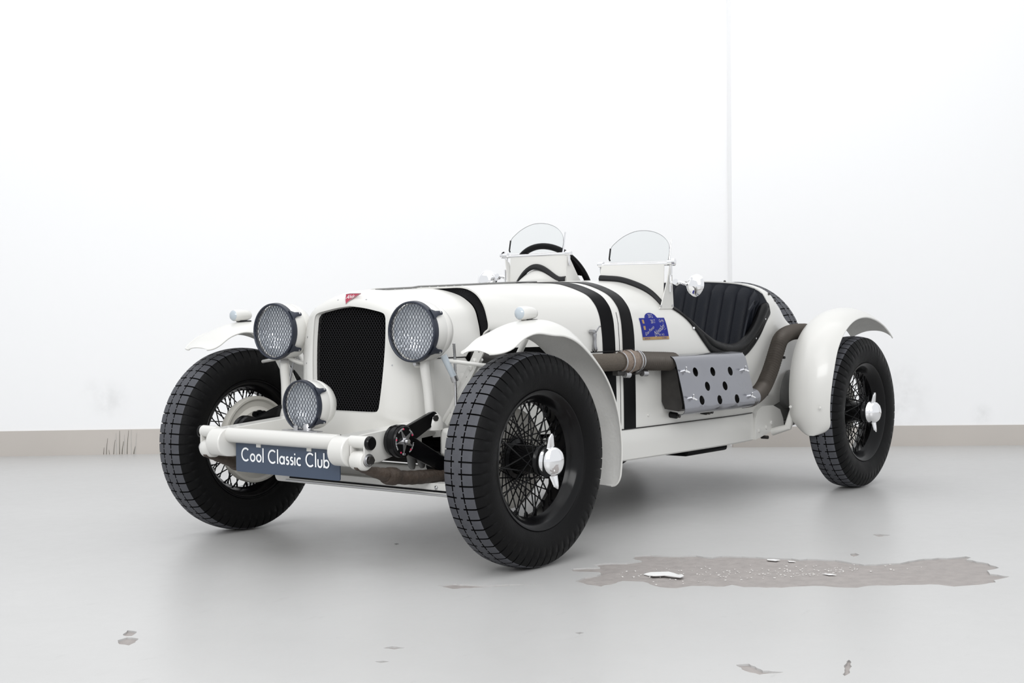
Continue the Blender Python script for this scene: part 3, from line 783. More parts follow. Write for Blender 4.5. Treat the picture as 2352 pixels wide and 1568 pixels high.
# ---- lamps
def make_lamp(name, label, sc_=1.0):
    k = sc_
    L = MB().lathe([(a*k, r*k) for a, r in [(-.004, .094), (.0, .0985), (-.01, .101), (-.05, .1025), (-.052, .1015), (-.056, .1015), (-.058, .1025), (-.075, .100), (-.105, .086), (-.13, .063), (-.144, .033), (-.148, 0)]], (0, 0, 0), (1, 0, 0), 56)
    lamp = fixn(L.build(name, 'paint', car)); lamp['label'] = label
    fixn(MB().lathe([(a*k, r*k) for a, r in [(-.002, .094), (-.006, .0935), (-.014, .086), (-.026, .066), (-.035, .035), (-.037, 0)]], (0, 0, 0), (1, 0, 0), 48).build('reflector', 'reflector', lamp))
    fixn(MB().lathe([(a*k, r*k) for a, r in [(-.001, .0935), (.004, .07), (.0075, .04), (.009, 0)]], (0, 0, 0), (1, 0, 0), 40).build('lens', 'lamp_glass', lamp))
    fixn(MB().lathe([(a*k, r*k) for a, r in [(.018, .0965), (.0205, .099), (.018, .1035), (.0, .1055), (-.005, .1035), (-.004, .1025), (.010, .099), (.012, .0965)]], (0, 0, 0), (1, 0, 0), 56, closed=True).build('guard_ring', 'guard', lamp))
    g = MB(); R = .0965*k; step = .0112 if k > .9 else .0118
    for ang in (56, 124):
        d = V((math.cos(math.radians(ang)), math.sin(math.radians(ang)))); nn = V((-d.y, d.x))
        for i in range(-11, 12):
            s = i*step+.003
            if abs(s) >= R*.985: continue
            q = math.sqrt(R*R-s*s); A = nn*s-d*q; B = nn*s+d*q
            g.cyl((.0165*k, A.x, A.y), (.0165*k, B.x, B.y), .0009, n=5, caps=False)
    g.build('guard_mesh', 'guard', lamp, kind='stuff')
    for a in (35, -38, 145, -142):
        ca, sa = math.cos(math.radians(a)), math.sin(math.radians(a)); x, y = V((0, ca, sa)), V((0, -sa, ca))
        c = V((0, ca, sa))*.104*k
        cl = MB(); rows = []
        for t, wd in ((.010, .020), (.0, .016), (-.012, .009), (-.030, .0075), (-.036, .005)):
            ex = -.001 if t > 0 else .0005+.005*(-t/.036)
            rows.append([c+V((t*k, 0, 0))+x*ex+y*wd*k, c+V((t*k, 0, 0))+x*(ex+.003)+y*wd*.6*k, c+V((t*k, 0, 0))+x*(ex+.003)-y*wd*.6*k, c+V((t*k, 0, 0))+x*ex-y*wd*k])
        clip = fixn(cl.sheet(rows, .002).build('clip', 'guard', lamp))
        MB().cyl(c+V((-.026*k, 0, 0))+x*.003, c+V((-.026*k, 0, 0))+x*.012, .0035, n=8).build('clip_screw', 'steel', lamp)
    return lamp
HL = make_lamp('headlamp', 'mesh-guarded headlamp beside the nearest front wing')
HL.location = (.143, .343, .782); HL.rotation_euler = (0, 0, math.radians(2))
HR = dup(HL, car); HR.location = (.143, -.343, .782); HR.rotation_euler = (0, 0, math.radians(2)); HR['label'] = 'mesh-guarded headlamp on the steering-wheel side'
FG = make_lamp('fog_lamp', 'smaller mesh-guarded fog lamp low in front of the grille', .83)
FG.location = (.37, .036, .535); FG.rotation_euler = (0, 0, math.radians(1))
fl2 = MB(); fl2.lathe([(-.02, .018), (0, .02), (.012, .014), (.014, 0)], (.372, .06, .462), (0, 0, 1), 18)
fl2.box((.40, .06, .4515), (.03, .17, .003)); fl2.build('fog_lamp_mount', 'steel', car, bevel=.001)
m = MB(); m.cyl((.40, .03, .452), (.40, .03, .468), .008, n=6); m.build('mount_bolt', 'steel', car)
for sgn in (1, -1):
    # lamp post, curved bracket and threaded foot
    P = catmull([(.09, sgn*.343, .70), (.10, sgn*.35, .66), (.09, sgn*.355, .58), (.085, sgn*.36, .49)], 6)
    post = MB().tube(P, .017, 14).build('lamp_post', 'paint', car)
    fixn(MB().lathe([(0, 0), (0, .035), (.02, .037), (.045, .03), (.06, .017), (.062, 0)], (.075, sgn*.36, .445), (0, 0, 1), 24).build('post_foot', 'paint', post))
    br = MB().tube(catmull([(.10, sgn*.343, .69), (.07, sgn*.30, .665), (.05, sgn*.27, .66)], 5), .016, 10, flat=.5).build('lamp_bracket', 'paint', car)
    MB().cyl((.06, sgn*.40, .70), (.035, sgn*.425, .625), .012, .011, 12).build('lamp_terminal', 'lens_glass', car)
    MB().cyl((.036, sgn*.424, .628), (.031, sgn*.429, .61), .013, n=12).build('terminal_cap', 'steel', car)
    cab = MB(); pth = catmull([(.01, sgn*.405, .74), (.0, sgn*.40, .69), (.01, sgn*.41, .62), (.02, sgn*.42, .55), (.03, sgn*.43, .48)], 14)
    cab.tube(pth, [.0042+.0012*(i % 2) for i in range(len(pth))], 8); cab.build('lamp_cable', 'steel', car)
    # tie rod lamp to wing stay
    MB().tube([(.05, sgn*.40, .682), (-.0, sgn*.58, .662)], .0065, 8).build('tie_rod', 'paint', car)
    MB().lathe([(0, .011), (.008, .011), (.012, .006), (.012, 0)], (.088, sgn*.348, .683), (.6, sgn*.6, 0), 12).build('strut_bolt', 'paint', car)
    MB().cyl((.10, sgn*.325, .67), (.135, sgn*.335, .672), .006, n=8).build('wire_stub', 'steel', car)
# ---- front chassis
for sgn in (1, -1):
    y0, y1 = .268, .335
    # dumb iron: box rail with a half-round front end
    out = [(.10, .470), (.30, .457), (.425, .449)]+arc(.440, .399, .050, 90, -72, 12)+[(.42, .347), (.31, .352), (.10, .40)]
    di = fixn(MB().plate(out, y1-y0, (0, sgn*(y0+y1)/2, 0), (1, 0, 0), (0, 0, 1)).build('dumb_iron', 'paint', car, bevel=.004))
    MB().lathe([(0, .0035), (.003, .003), (.0035, 0)], (.483, sgn*.30, .385), (1, 0, 0), 8).build('rivet', 'steel', di)
    # upper peg with black cap, shackle plate, roller and nut
    MB().cyl((.437, sgn*.33, .432), (.437, sgn*.408, .432), .021, n=24).build('horn_peg', 'paint', di, bevel=.002)
    fixn(MB().lathe([(0, .0225), (.010, .0225), (.014, .019), (.0145, 0)], (.437, sgn*.408, .430), (0, sgn, 0), 24).build('peg_cap', 'black_rim', di))
    sp_ = [(.437+.017*math.cos(math.radians(a)), .43+.017*math.sin(math.radians(a))) for a in range(0, 181, 20)]+[(.437+.017*math.cos(math.radians(a)), .375+.017*math.sin(math.radians(a))) for a in range(180, 361, 20)]
    for yy in (.342, .402): MB().plate(sp_, .006, (0, sgn*yy, 0), (1, 0, 0), (0, 0, 1)).build('shackle_plate', 'paint', di)
    fixn(MB().lathe([(0, .02), (.004, .030), (.03, .032), (.050, .032), (.056, .028), (.058, .018)], (.437, sgn*.342, .372), (0, sgn, 0), 28).build('spring_eye', 'paint', di))
    MB().lathe([(0, .021), (.004, .021), (.004, .017), (.008, .017)], (.437, sgn*.405, .375), (0, sgn, 0), 24).build('shackle_washer', 'steel', di)
    MB().cyl((.437, sgn*.408, .375), (.437, sgn*.421, .375), .014, n=6).build('shackle_nut', 'dark_steel', di)
    # leaf spring in its laced leather gaiter
    P = catmull([(.462, sgn*.372, .352), (.40, sgn*.374, .335), (.32, sgn*.376, .314), (.24, sgn*.377, .298), (.14, sgn*.378, .291), (.0, sgn*.378, .288), (-.12, sgn*.378, .29), (-.24, sgn*.377, .30), (-.38, sgn*.374, .325)], 8)
    n = len(P); rs = [.008+.020*min(1, i/16)+.0009*math.sin(i*1.9) for i in range(n)]
    spg = MB().tube(P, rs, 14, flat=.85).build('spring_gaiter', 'gaiter', car)
    MB().tube([V((x, sgn*.376, .312-(.33-x)*.12)) for x in frange(.33, .27, 5)], [.028, .033, .034, .033, .027], 14, flat=.9).build('gaiter_strap', 'gaiter', spg)
ct = MB().tube([(.433, -.27, .425), (.433, .27, .425)], .0265, 24).build('cross_tube', 'paint', car)
apr = MB().sheet([[V((x, y, .446-(.43-x)*.14)) for y in frange(-.27, .27, 5)] for x in frange(.43, .06, 5)], .005).build('front_apron', 'paint', car); fixn(apr)
# number plate
pl_pts = []
for cx, cy, a0 in ((.248, .047, 0), (-.248, .047, 90), (-.248, -.047, 180), (.248, -.047, 270)):
    pl_pts += arc(cx, cy, .008, a0, a0+90, 5)
NP_O = V((.422, .006, .352)); plate_o = MB().plate(pl_pts, .004, NP_O, (0, 1, 0), (0, 0, 1)).build('number_plate', 'plate_blue', car, bevel=.0008)
for y in (-.13, .12): MB().box((.424, y, .402), (.006, .022, .03)).build('plate_hanger', 'paint', plate_o)
def lettering(strokes, o, u, v, nrm, scale, wd, name, m, parent):
    mb = MB(); o = V(o); u = V(u); v = V(v); nrm = V(nrm)
    for st in strokes:
        vs, fs = stroke2d(st, wd); mb.add([o+u*(a*scale)+v*(b*scale)+nrm*(.0006+.00012*strokes.index(st)) for a, b in vs], fs)
    return fixn(mb.build(name, m, parent, smooth=False))
def geo_text(txt):
    """geometric sans strokes; cap height 1"""
    S = []; x = 0; xh = .6; r = xh/2
    for ch in txt:
        if ch == ' ': x += .42; continue
        if ch == 'C': S.append(arc(x+.5, .5, .47, 48, 312, 22)); adv = .92
        elif ch == 'o': S.append(arc(x+r, r, r-.04, 0, 360, 26)); adv = xh+.02
        elif ch == 'l': S.append([(x+.06, 0), (x+.06, 1.08)]); adv = .14
        elif ch == 'i': S.append([(x+.06, 0), (x+.06, xh)]); S.append([(x+.06, .76), (x+.06, .88)]); adv = .14
        elif ch == 'a': S.append(arc(x+r, r, r-.04, 0, 360, 26)); S.append([(x+xh-.03, 0), (x+xh-.03, xh)]); adv = xh+.04
        elif ch == 'b': S.append(arc(x+r+.03, r, r-.04, 0, 360, 26)); S.append([(x+.06, 0), (x+.06, 1.08)]); adv = xh+.04
        elif ch == 'c': S.append(arc(x+r, r, r-.04, 52, 308, 18)); adv = .50
        elif ch == 's': S.append(arc(x+.18, .445, .125, 40, 270, 10, .12)+arc(x+.18, .185, .15, 88, -140, 10, .145)[0:]); adv = .36
        elif ch == 'u': S.append([(x+.06, xh), (x+.06, .24)]+arc(x+.27, .24, .21, 180, 360, 12, .205)[1:]+[(x+.48, xh)]); adv = .54
        x += adv+.13
    return S, x-.13
S_, wtot = geo_text('Cool Classic Club')
capH = .050; k_ = .435/wtot
S2 = [[((a-wtot/2)*k_, b*.0455-.016) for a, b in st] for st in S_]
lettering(S2, NP_O+V((.002, -.008, 0)), (0, 1, 0), (0, 0, 1), (1, 0, 0), 1, .0062, 'plate_lettering', 'white_print', plate_o)
# axle beam, front tray with dark slot, steering rods
ax = MB().box((.015, 0, .285), (.045, 1.16, .05)).build('front_axle', 'paint', car, bevel=.006)
tr = MB(); tr.plate(arc(-.36, .247, .022, 90, 270, 8)+[(.50, .225), (.50, .269)], .05, (.10, 0, 0), (0, 1, 0), (0, 0, 1)); tray = fixn(tr.build('axle_tray', 'paint_inner', car, bevel=.003))
MB().box((.1265, .1, .243), (.003, .8, .006)).build('tray_slot', 'black_paint', tray)
MB().box((.1275, .1, .231), (.004, .84, .006)).build('tray_bead', 'steel', tray, bevel=.001)
for y in (-.05, .42): MB().lathe([(0, .006), (.004, .006), (.009, 0)], (.126, y, .256), (1, 0, 0), 10).build('tray_bolt', 'steel', tray)
MB().tube([(-.12, -.60, .27), (-.12, .60, .27)], .012, 10).build('track_rod', 'black_paint', car)
# ---- friction shock absorbers
for sgn in (1, -1):
    cx, cz, cy = .262, .422, sgn*.385
    sa = fixn(MB().lathe([(-.03, 0), (-.03, .052), (-.018, .054), (-.016, .051), (-.008, .051), (-.006, .055), (.008, .055), (.010, .052), (.014, .052), (.018, .048), (.018, 0)], (cx, cy, cz), (0, sgn, 0), 44).build('shock_absorber', 'black_rim', car))
    sa['label'] = 'black friction disc damper with star dial'
    star = []
    for i in range(10):
        a = math.radians(-100+36*i); r = .044 if i % 2 == 0 else .0135
        star.append((r*math.cos(a), r*math.sin(a)))
    if sgn > 0: star = [(-a, b) for a, b in star]
    fixn(MB().plate(star, .003, (cx, cy+sgn*.0195, cz), (1, 0, 0), (0, 0, 1)).build('star_washer', 'steel', sa, bevel=.0006))
    MB().cyl((cx, cy+sgn*.02, cz), (cx, cy+sgn*.030, cz), .013, n=6).build('centre_nut', 'steel', sa)
    MB().cyl((cx, cy+sgn*.03, cz), (cx, cy+sgn*.037, cz), .007, n=14).build('centre_stud', 'chrome', sa)
    for i in range(5):
        a = math.radians(-62+72*i)
        MB().lathe([(0, .0035), (.0012, .003), (.0018, 0)], (cx+.041*math.cos(a), cy+sgn*.018, cz+.041*math.sin(a)), (0, sgn, 0), 10).build('red_dot', 'red_dot', sa)
    # short words round the dial rim
    for word, ac, rad in (('ANDRE', 118, .0425), ('HARTFORD', 187, .0425), ('SHOCK', 40, .0425), ('LTD', 262, .0425), ('LONDON', 325, .0425)):
        vs, fs = text2d(word, .0085); wv = max(abs(a) for a, b in vs)
        mb = MB(); pts = []
        for a, b in vs:
            # bend along the rim
            th = math.radians(ac)-a/rad; rr = rad+b
            px, pz = rr*math.cos(th), rr*math.sin(th)
            pts.append(V((cx-sgn*px, cy+sgn*.0186, cz+pz)))
        mb.add(pts, fs); mb.build('dial_lettering', 'white_print', sa, smooth=False)
    # two arms
    def arm(p0, p1, w0, w1, yy):
        d = V((p1[0]-p0[0], p1[1]-p0[1])).normalized(); nn = V((-d.y, d.x)); L = []
        a0 = math.atan2(d.y, d.x)
        L += [(p1[0]+w1*math.cos(a0+math.radians(a)), p1[1]+w1*math.sin(a0+math.radians(a))) for a in range(-90, 91, 22)]
        L += [(p0[0]+w0*math.cos(a0+math.radians(a)), p0[1]+w0*math.sin(a0+math.radians(a))) for a in range(90, 271, 22)]
        return MB().plate(L, .016, (0, yy, 0), (1, 0, 0), (0, 0, 1))
    fixn(arm((cx, cz), (.09, .487), .032, .022, cy-sgn*.012).build('damper_arm', 'black_rim', sa, bevel=.002))
    fixn(arm((cx, cz), (.04, .318), .034, .024, cy+sgn*.002).build('damper_arm', 'black_rim', sa, bevel=.002))
    MB().cyl((.09, cy+sgn*.0, .487), (.09, cy+sgn*.008, .487), .011, n=6).build('arm_nut', 'dark_steel', sa)
    MB().cyl((.04, cy-.07*sgn, .318), (.04, cy+sgn*.05, .318), .020, n=16).build('arm_pivot', 'black_paint', sa)
    MB().cyl((.02, cy+.03*sgn, .345), (.0, sgn*.60, .36), .026, n=16).build('axle_end', 'black_paint', car)
    MB().box((-.02, sgn*.40, .40), (.16, .05, .10)).build('spring_hanger', 'paint', car, bevel=.015)
    MB().lathe([(-.02, 0), (-.02, .03), (.02, .03), (.03, .022), (.03, 0)], (-.03, sgn*.445, .43), (0, sgn, 0), 20).build('hanger_boss', 'paint', car)
    for xx in (.16, .11): MB().lathe([(0, 0), (.0, .013), (.05, .014), (.062, .008), (.064, 0)], (xx, sgn*.33, .375), (-.25, 0, -1), 14).build('oil_nipple', 'grey_part', car)
# ---- front wings
FW = [(.232, .722), (.19, .738), (.13, .775), (.06, .806), (-.02, .817), (-.11, .812), (-.20, .782), (-.285, .725), (-.36, .645), (-.415, .54), (-.445, .43), (-.455, .32), (-.45, .225)]
def wing_obj(name, path, yin, yout, drop, sgn, label):
    P0 = catmull([(a, b, 0) for a, b in path], 8); sg = [(b-a).length for a, b in zip(P0, P0[1:])]; tot = sum(sg)
    us = [.0, .0015, .004, .008, .013, .019, .026, .035, .045, .056, .07, .085]+frange(.1, .9, 56)+[.92, .94, .955, .965, .975, .983, .99, .995, .998, 1.]
    P = []
    for q in us:
        d = q*tot; i = 0
        while i < len(sg)-1 and d > sg[i]: d -= sg[i]; i += 1
        P.append(P0[i]+(P0[i+1]-P0[i])*min(1, d/sg[i]))
    n = len(P); rows = []
    for i in range(n):
        t = P[min(i+1, n-1)]-P[max(i-1, 0)]; nn = V((-t.y, t.x)).normalized()
        c = V((-.1 if name == 'front_wing' else -2.5, .35))
        if nn.dot(V((P[i].x, P[i].y))-c) < 0: nn = -nn
        u = us[i]; yi, yo, dp = yin(u), yout(u), drop(u); row = []
        for q in frange(-1, 1, 17):
            k = dp*abs(q)**2.2
            row.append(V((P[i].x-nn.x*k, sgn*((yi+yo)/2+(yo-yi)/2*q), P[i].y-nn.y*k)))
        rows.append(row)
    m = MB().sheet(rows, .0035); o = fixn(m.build(name, 'paint', car)); o['label'] = label
    o.data.materials.append(MT['paint_inner'])
    # underside faces get the rougher speckled finish
    for f in o.data.polygons:
        cc = V((f.center.x, f.center.z)); c = V((-.1 if name == 'front_wing' else -2.5, .35))
        if V((f.normal.x, f.normal.z)).dot(cc-c) < 0 and abs(f.normal.y) < .9: f.material_index = 1
    # rolled wire edge
    for e in (0, -1):
        MB().tube([r[e] for r in rows], .0035, 8).build('wired_edge', 'paint', o)
    return o, rows
def circ(u, w_): t = max(0, 1-u/w_); return 1-math.sqrt(1-t*t)
def smooth(a, b, u): t = max(0, min(1, (u-a)/(b-a))); return t*t*(3-2*t)
front_w = []
for sgn in (1, -1):
    o, rows = wing_obj('front_wing', FW, lambda u: .612+.008*smooth(0, .3, u)+.022*circ(u, .02)+.012*circ(1-u, .02), lambda u: .80-.06*circ(u, .065)-.008*smooth(.85, 1, u)-.035*circ(1-u, .04), lambda u: .010+.040*smooth(.06, .28, u)-.030*smooth(.45, .8, u), sgn,
        'cycle wing over the nearest front wheel' if sgn > 0 else 'cycle wing over the front wheel on the steering side')
    # side lamp on top
    zl = .817
    sl = fixn(MB().lathe([(.030, .020), (.026, .0225), (.0, .0235), (-.03, .0215), (-.05, .017), (-.06, .008), (-.062, 0)], (.004, sgn*.71, zl+.0245), (1, 0, 0), 28).build('side_lamp', 'paint', car))
    fixn(MB().lathe([(.030, .0205), (.035, .017), (.039, .009), (.040, 0)], (.004, sgn*.71, zl+.0245), (1, 0, 0), 28).build('side_lamp_lens', 'lens_glass', sl))
    MB().box((-.02, sgn*.71, zl+.0015), (.055, .026, .006)).build('lamp_gasket', 'rubber_trim', sl)
    # stays: perforated bracket down to the brake plate
    stp = [(.02, .0), (.032, .0), (.032, .25), (.02, .25)]
    a = V((-.002, sgn*.525, .738)); b = V((-.012, sgn*.345, .46))
    d = b-a; L_ = d.length; v = d.normalized(); u = V((.25, sgn*1, 0)); u = (u-v*u.dot(v)).normalized()
    holes = [arc(.0, L_*f, .0045, 0, 360, 8)[:-1] for f in (.10, .42, .53, .64, .75, .86)]
    st = fixn(MB().plate([(-.024, 0), (.024, 0), (.017, L_), (-.017, L_)], .005, a, u, v, holes=holes).build('wing_stay', 'paint', car))
    MB().tube([a-u*.018+V((0, 0, -.06)), b-u*.014], .010, 10).build('stay_tube', 'paint', st)
    MB().tube([a+v*.02, V((.0, sgn*.60, .752)), V((.0, sgn*.66, .79))], .012, 10, flat=.5).build('stay_foot', 'paint', st)
    for f in (.21, .30):
        MB().lathe([(0, .010), (.006, .010), (.010, .005), (.010, 0)], a+v*(L_*f), v.cross(u) if (v.cross(u)).x > 0 else u.cross(v), 10).build('stay_bolt', 'paint', st)
    MB().tube([(-.16, sgn*.60, .775), (-.17, sgn*.46, .55), (-.12, sgn*.40, .42)], .011, 10).build('wing_tube', 'paint', car)
# ---- rear wings
RW = [(-2.160, .270), (-2.128, .36), (-2.118, .47), (-2.135, .58), (-2.185, .69), (-2.27, .775), (-2.38, .828), (-2.50, .846), (-2.62, .836), (-2.73, .806), (-2.81, .768), (-2.86, .735)]
for sgn in (1, -1):
    o, rows = wing_obj('rear_wing', RW, lambda u: .575+.065*circ(u, .085), lambda u: .785-.022*(1-smooth(0, .3, u))-.045*circ(u, .05), lambda u: .042, sgn,
        'rear wing on the exhaust side' if sgn > 0 else 'rear wing on the far side of the car')
    for y in (.60, .745): MB().lathe([(0, .007), (.004, .006), (.006, 0)], (-2.118, sgn*y, .40), (1, 0, 0), 10).build('wing_bolt', 'paint', o)
    MB().tube([(-2.20, sgn*.60, .455), (-2.19, sgn*.55, .30), (-2.19, sgn*.47, .275)], .018, 12).build('wing_stay', 'paint', car)
    MB().tube([(-2.54, sgn*.60, .80), (-2.54, sgn*.40, .70)], .012, 10).build('wing_tube', 'paint', car)
# ---- rear chassis, axle, tank side
MB().tube([(-WBASE, -.62, WR), (-WBASE, .62, WR)], .035, 16).build('rear_axle', 'black_paint', car)
for sgn in (1, -1):
    pts = [(-2.03, .25), (-2.03, .345), (-2.05, .382), (-2.09, .398), (-2.20, .398), (-2.27, .375), (-2.30, .33), (-2.31, .29), (-2.22, .285), (-2.10, .262)]
    rb = fixn(MB().plate(pts, .09, (0, sgn*.425, 0), (1, 0, 0), (0, 0, 1)).build('rear_spring_mount', 'paint', car, bevel=.012))
    for x, z in ((-2.06, .29), (-2.13, .30), (-2.18, .318)): MB().lathe([(0, .010), (.005, .009), (.007, 0)], (x, sgn*.47, z), (0, sgn, 0), 12).build('mount_bolt', 'paint', rb)
    MB().cyl((-2.12, sgn*.45, .255), (-2.12, sgn*.485, .255), .008, n=8).build('grease_nipple', 'dark_steel', rb)
    fixn(MB().lathe([(0, 0), (0, .095), (.03, .09), (.055, .06), (.062, 0)], (-2.46, sgn*.40, .46), (0, sgn, 0), 32).build('fuel_cap_boss', 'grey_part', car))
    fixn(MB().plate([(-2.12, .39), (-2.2, .47), (-2.32, .585), (-2.45, .60), (-2.6, .55), (-2.62, .30), (-2.25, .30)], .02, (0, sgn*.395, 0), (1, 0, 0), (0, 0, 1)).build('wheel_arch_panel', 'grey_part', car))
    MB().tube(catmull([(-2.10, sgn*.43, .33), (-2.4, sgn*.44, .30), (-2.75, sgn*.43, .35)], 6), .022, 10, flat=.8).build('rear_spring', 'dark_steel', car)
    for x, z in ((-2.17, .45), (-2.30, .60), (-2.36, .615)):
        MB().cyl((x, sgn*(body_y(x, z)-.002), z), (x, sgn*(body_y(x, z)+.014), z), .007, n=6).build('panel_bolt', 'dark_steel', car)
    # tail strap and studs
    x = -2.40; yb = body_y(x, .70)
    ts = MB(); ts.tube([V((-2.33, sgn*(body_y(-2.33, z)+.004), z)) for z in frange(.74, .60, 6)], .0035, 6); ts = ts.build('tail_catch', 'steel', car)
    MB().lathe([(0, .008), (.008, .007), (.012, .003), (.012, 0)], (-2.33, sgn*(body_y(-2.33, .745)), .745), (0, sgn, 0), 10).build('catch_stud', 'dark_steel', ts)
    for x, z in ((-2.26, .915), (-2.36, .885)):
        MB().lathe([(0, .006), (.006, .005), (.008, 0)], (x, sgn*body_y(x, z), z), (0, sgn, .6), 10).build('tail_stud', 'dark_steel', car)
for y in (.05, .20, -.12): MB().lathe([(0, .006), (.006, .005), (.008, 0)], (-2.23, y, body_z(-2.23, y)), (0, 0, 1), 10).build('tail_stud', 'dark_steel', car)
# tail end panel and the spare wheel carried upright behind it
h = half(SB, -2.615); fixn(MB().plate([(-y, z) for y, z in reversed(h[1:])]+[(y, z) for y, z in h], .006, (-2.613, 0, 0), (0, 1, 0), (0, 0, 1)).build('tail_panel', 'paint', car))
spare = bpy.data.objects.new('spare_wheel', w0.data); C.objects.link(spare); spare.parent = car
for ch in w0.children:
    if ch.name.split('.')[0] in ('tyre', 'hub'): dup(ch, spare, False)
spare.location = (-2.70, 0, .630); spare.rotation_euler = (0, 0, math.radians(90)); spare['label'] = 'spare wheel carried upright behind the tail'
# ---- exhaust
def ribbed(path, r, pitch=.008, amp=.0016, n=16):
    P = catmull(path, 8); out = [P[0]]; L = 0; pts = []; s = 0; seg = [(b-a).length for a, b in zip(P, P[1:])]; tot = sum(seg); k = int(tot/(pitch/4)); i = 0; acc = 0
    for j in range(k+1):
        d = tot*j/k
        while i < len(seg)-1 and acc+seg[i] < d: acc += seg[i]; i += 1
        pts.append(P[i]+(P[i+1]-P[i])*((d-acc)/seg[i]))
    return MB().tube(pts, [r+amp*math.sin(2*PI*j/4) for j in range(k+1)], n)
for sgn in (1, -1):
    rows = []
    for x in frange(-.165, -.62, 18):
        e = max(0, 1-min(x+.62, -.165-x)/.03); e = .030*math.sqrt(max(0, 1-e*e))+.001
        rows.append([V((x, sgn*(body_y(x, .683+q*e, SA if x > -.25 else SB)+.003), .683+q*e)) for q in frange(-1, 1, 7)])
    fixn(MB().sheet(rows, .002).build('manifold_opening', 'cavity', car))
    MB().tube(catmull([(-.18, sgn*.335, .69), (-.30, sgn*.365, .675), (-.42, sgn*.40, .66)], 6), .022, 12).build('manifold_pipe', 'dark_steel', car)
EY, EZ = .490, .648
ex = ribbed([(-.42, .415, .60), (-.50, EY, .64), (-.62, EY, EZ), (-.90, EY, EZ-.002)], .034, .0075, .0009).build('exhaust_pipe', 'wrap', car, label='cloth-wrapped front exhaust pipe')
MB().lathe([(0, .034), (.0, .040), (.008, .041), (.03, .041), (.034, .045), (.05, .0465), (.085, .0465), (.10, .042), (.104, .040), (.13, .040), (.134, .036), (.134, .033)], (-.885, EY, EZ-.002), (-1, 0, 0), 8, hint=(0, 0, 1)).build('exhaust_coupling', 'wrap_light', ex, sharp=50)
for x in (-.882, -.925, -.985, -1.01):
    MB().lathe([(-.004, .0475 if x in (-.925, -.985) else .042), (.004, .0475 if x in (-.925, -.985) else .042)], (x, EY, EZ-.002), (1, 0, 0), 28).build('clamp_band', 'steel', ex)
ribbed([(-1.015, EY, EZ-.002), (-1.10, EY+.003, EZ-.006), (-1.20, EY+.008, EZ-.010), (-1.27, EY+.01, EZ-.014)], .035, .0135, .0036).build('flexible_pipe', 'flex', ex)
for x in (-.905, -1.03):
    c_ = MB().cyl((x, EY+.01, EZ-.052), (x-.03, EY+.012, EZ-.054), .013, n=12).build('clamp_bolt', 'steel', ex)
    MB().box((x+.018, EY-.005, EZ-.045), (.05, .03, .022)).build('clamp_lug', 'dark_steel', ex, bevel=.004)
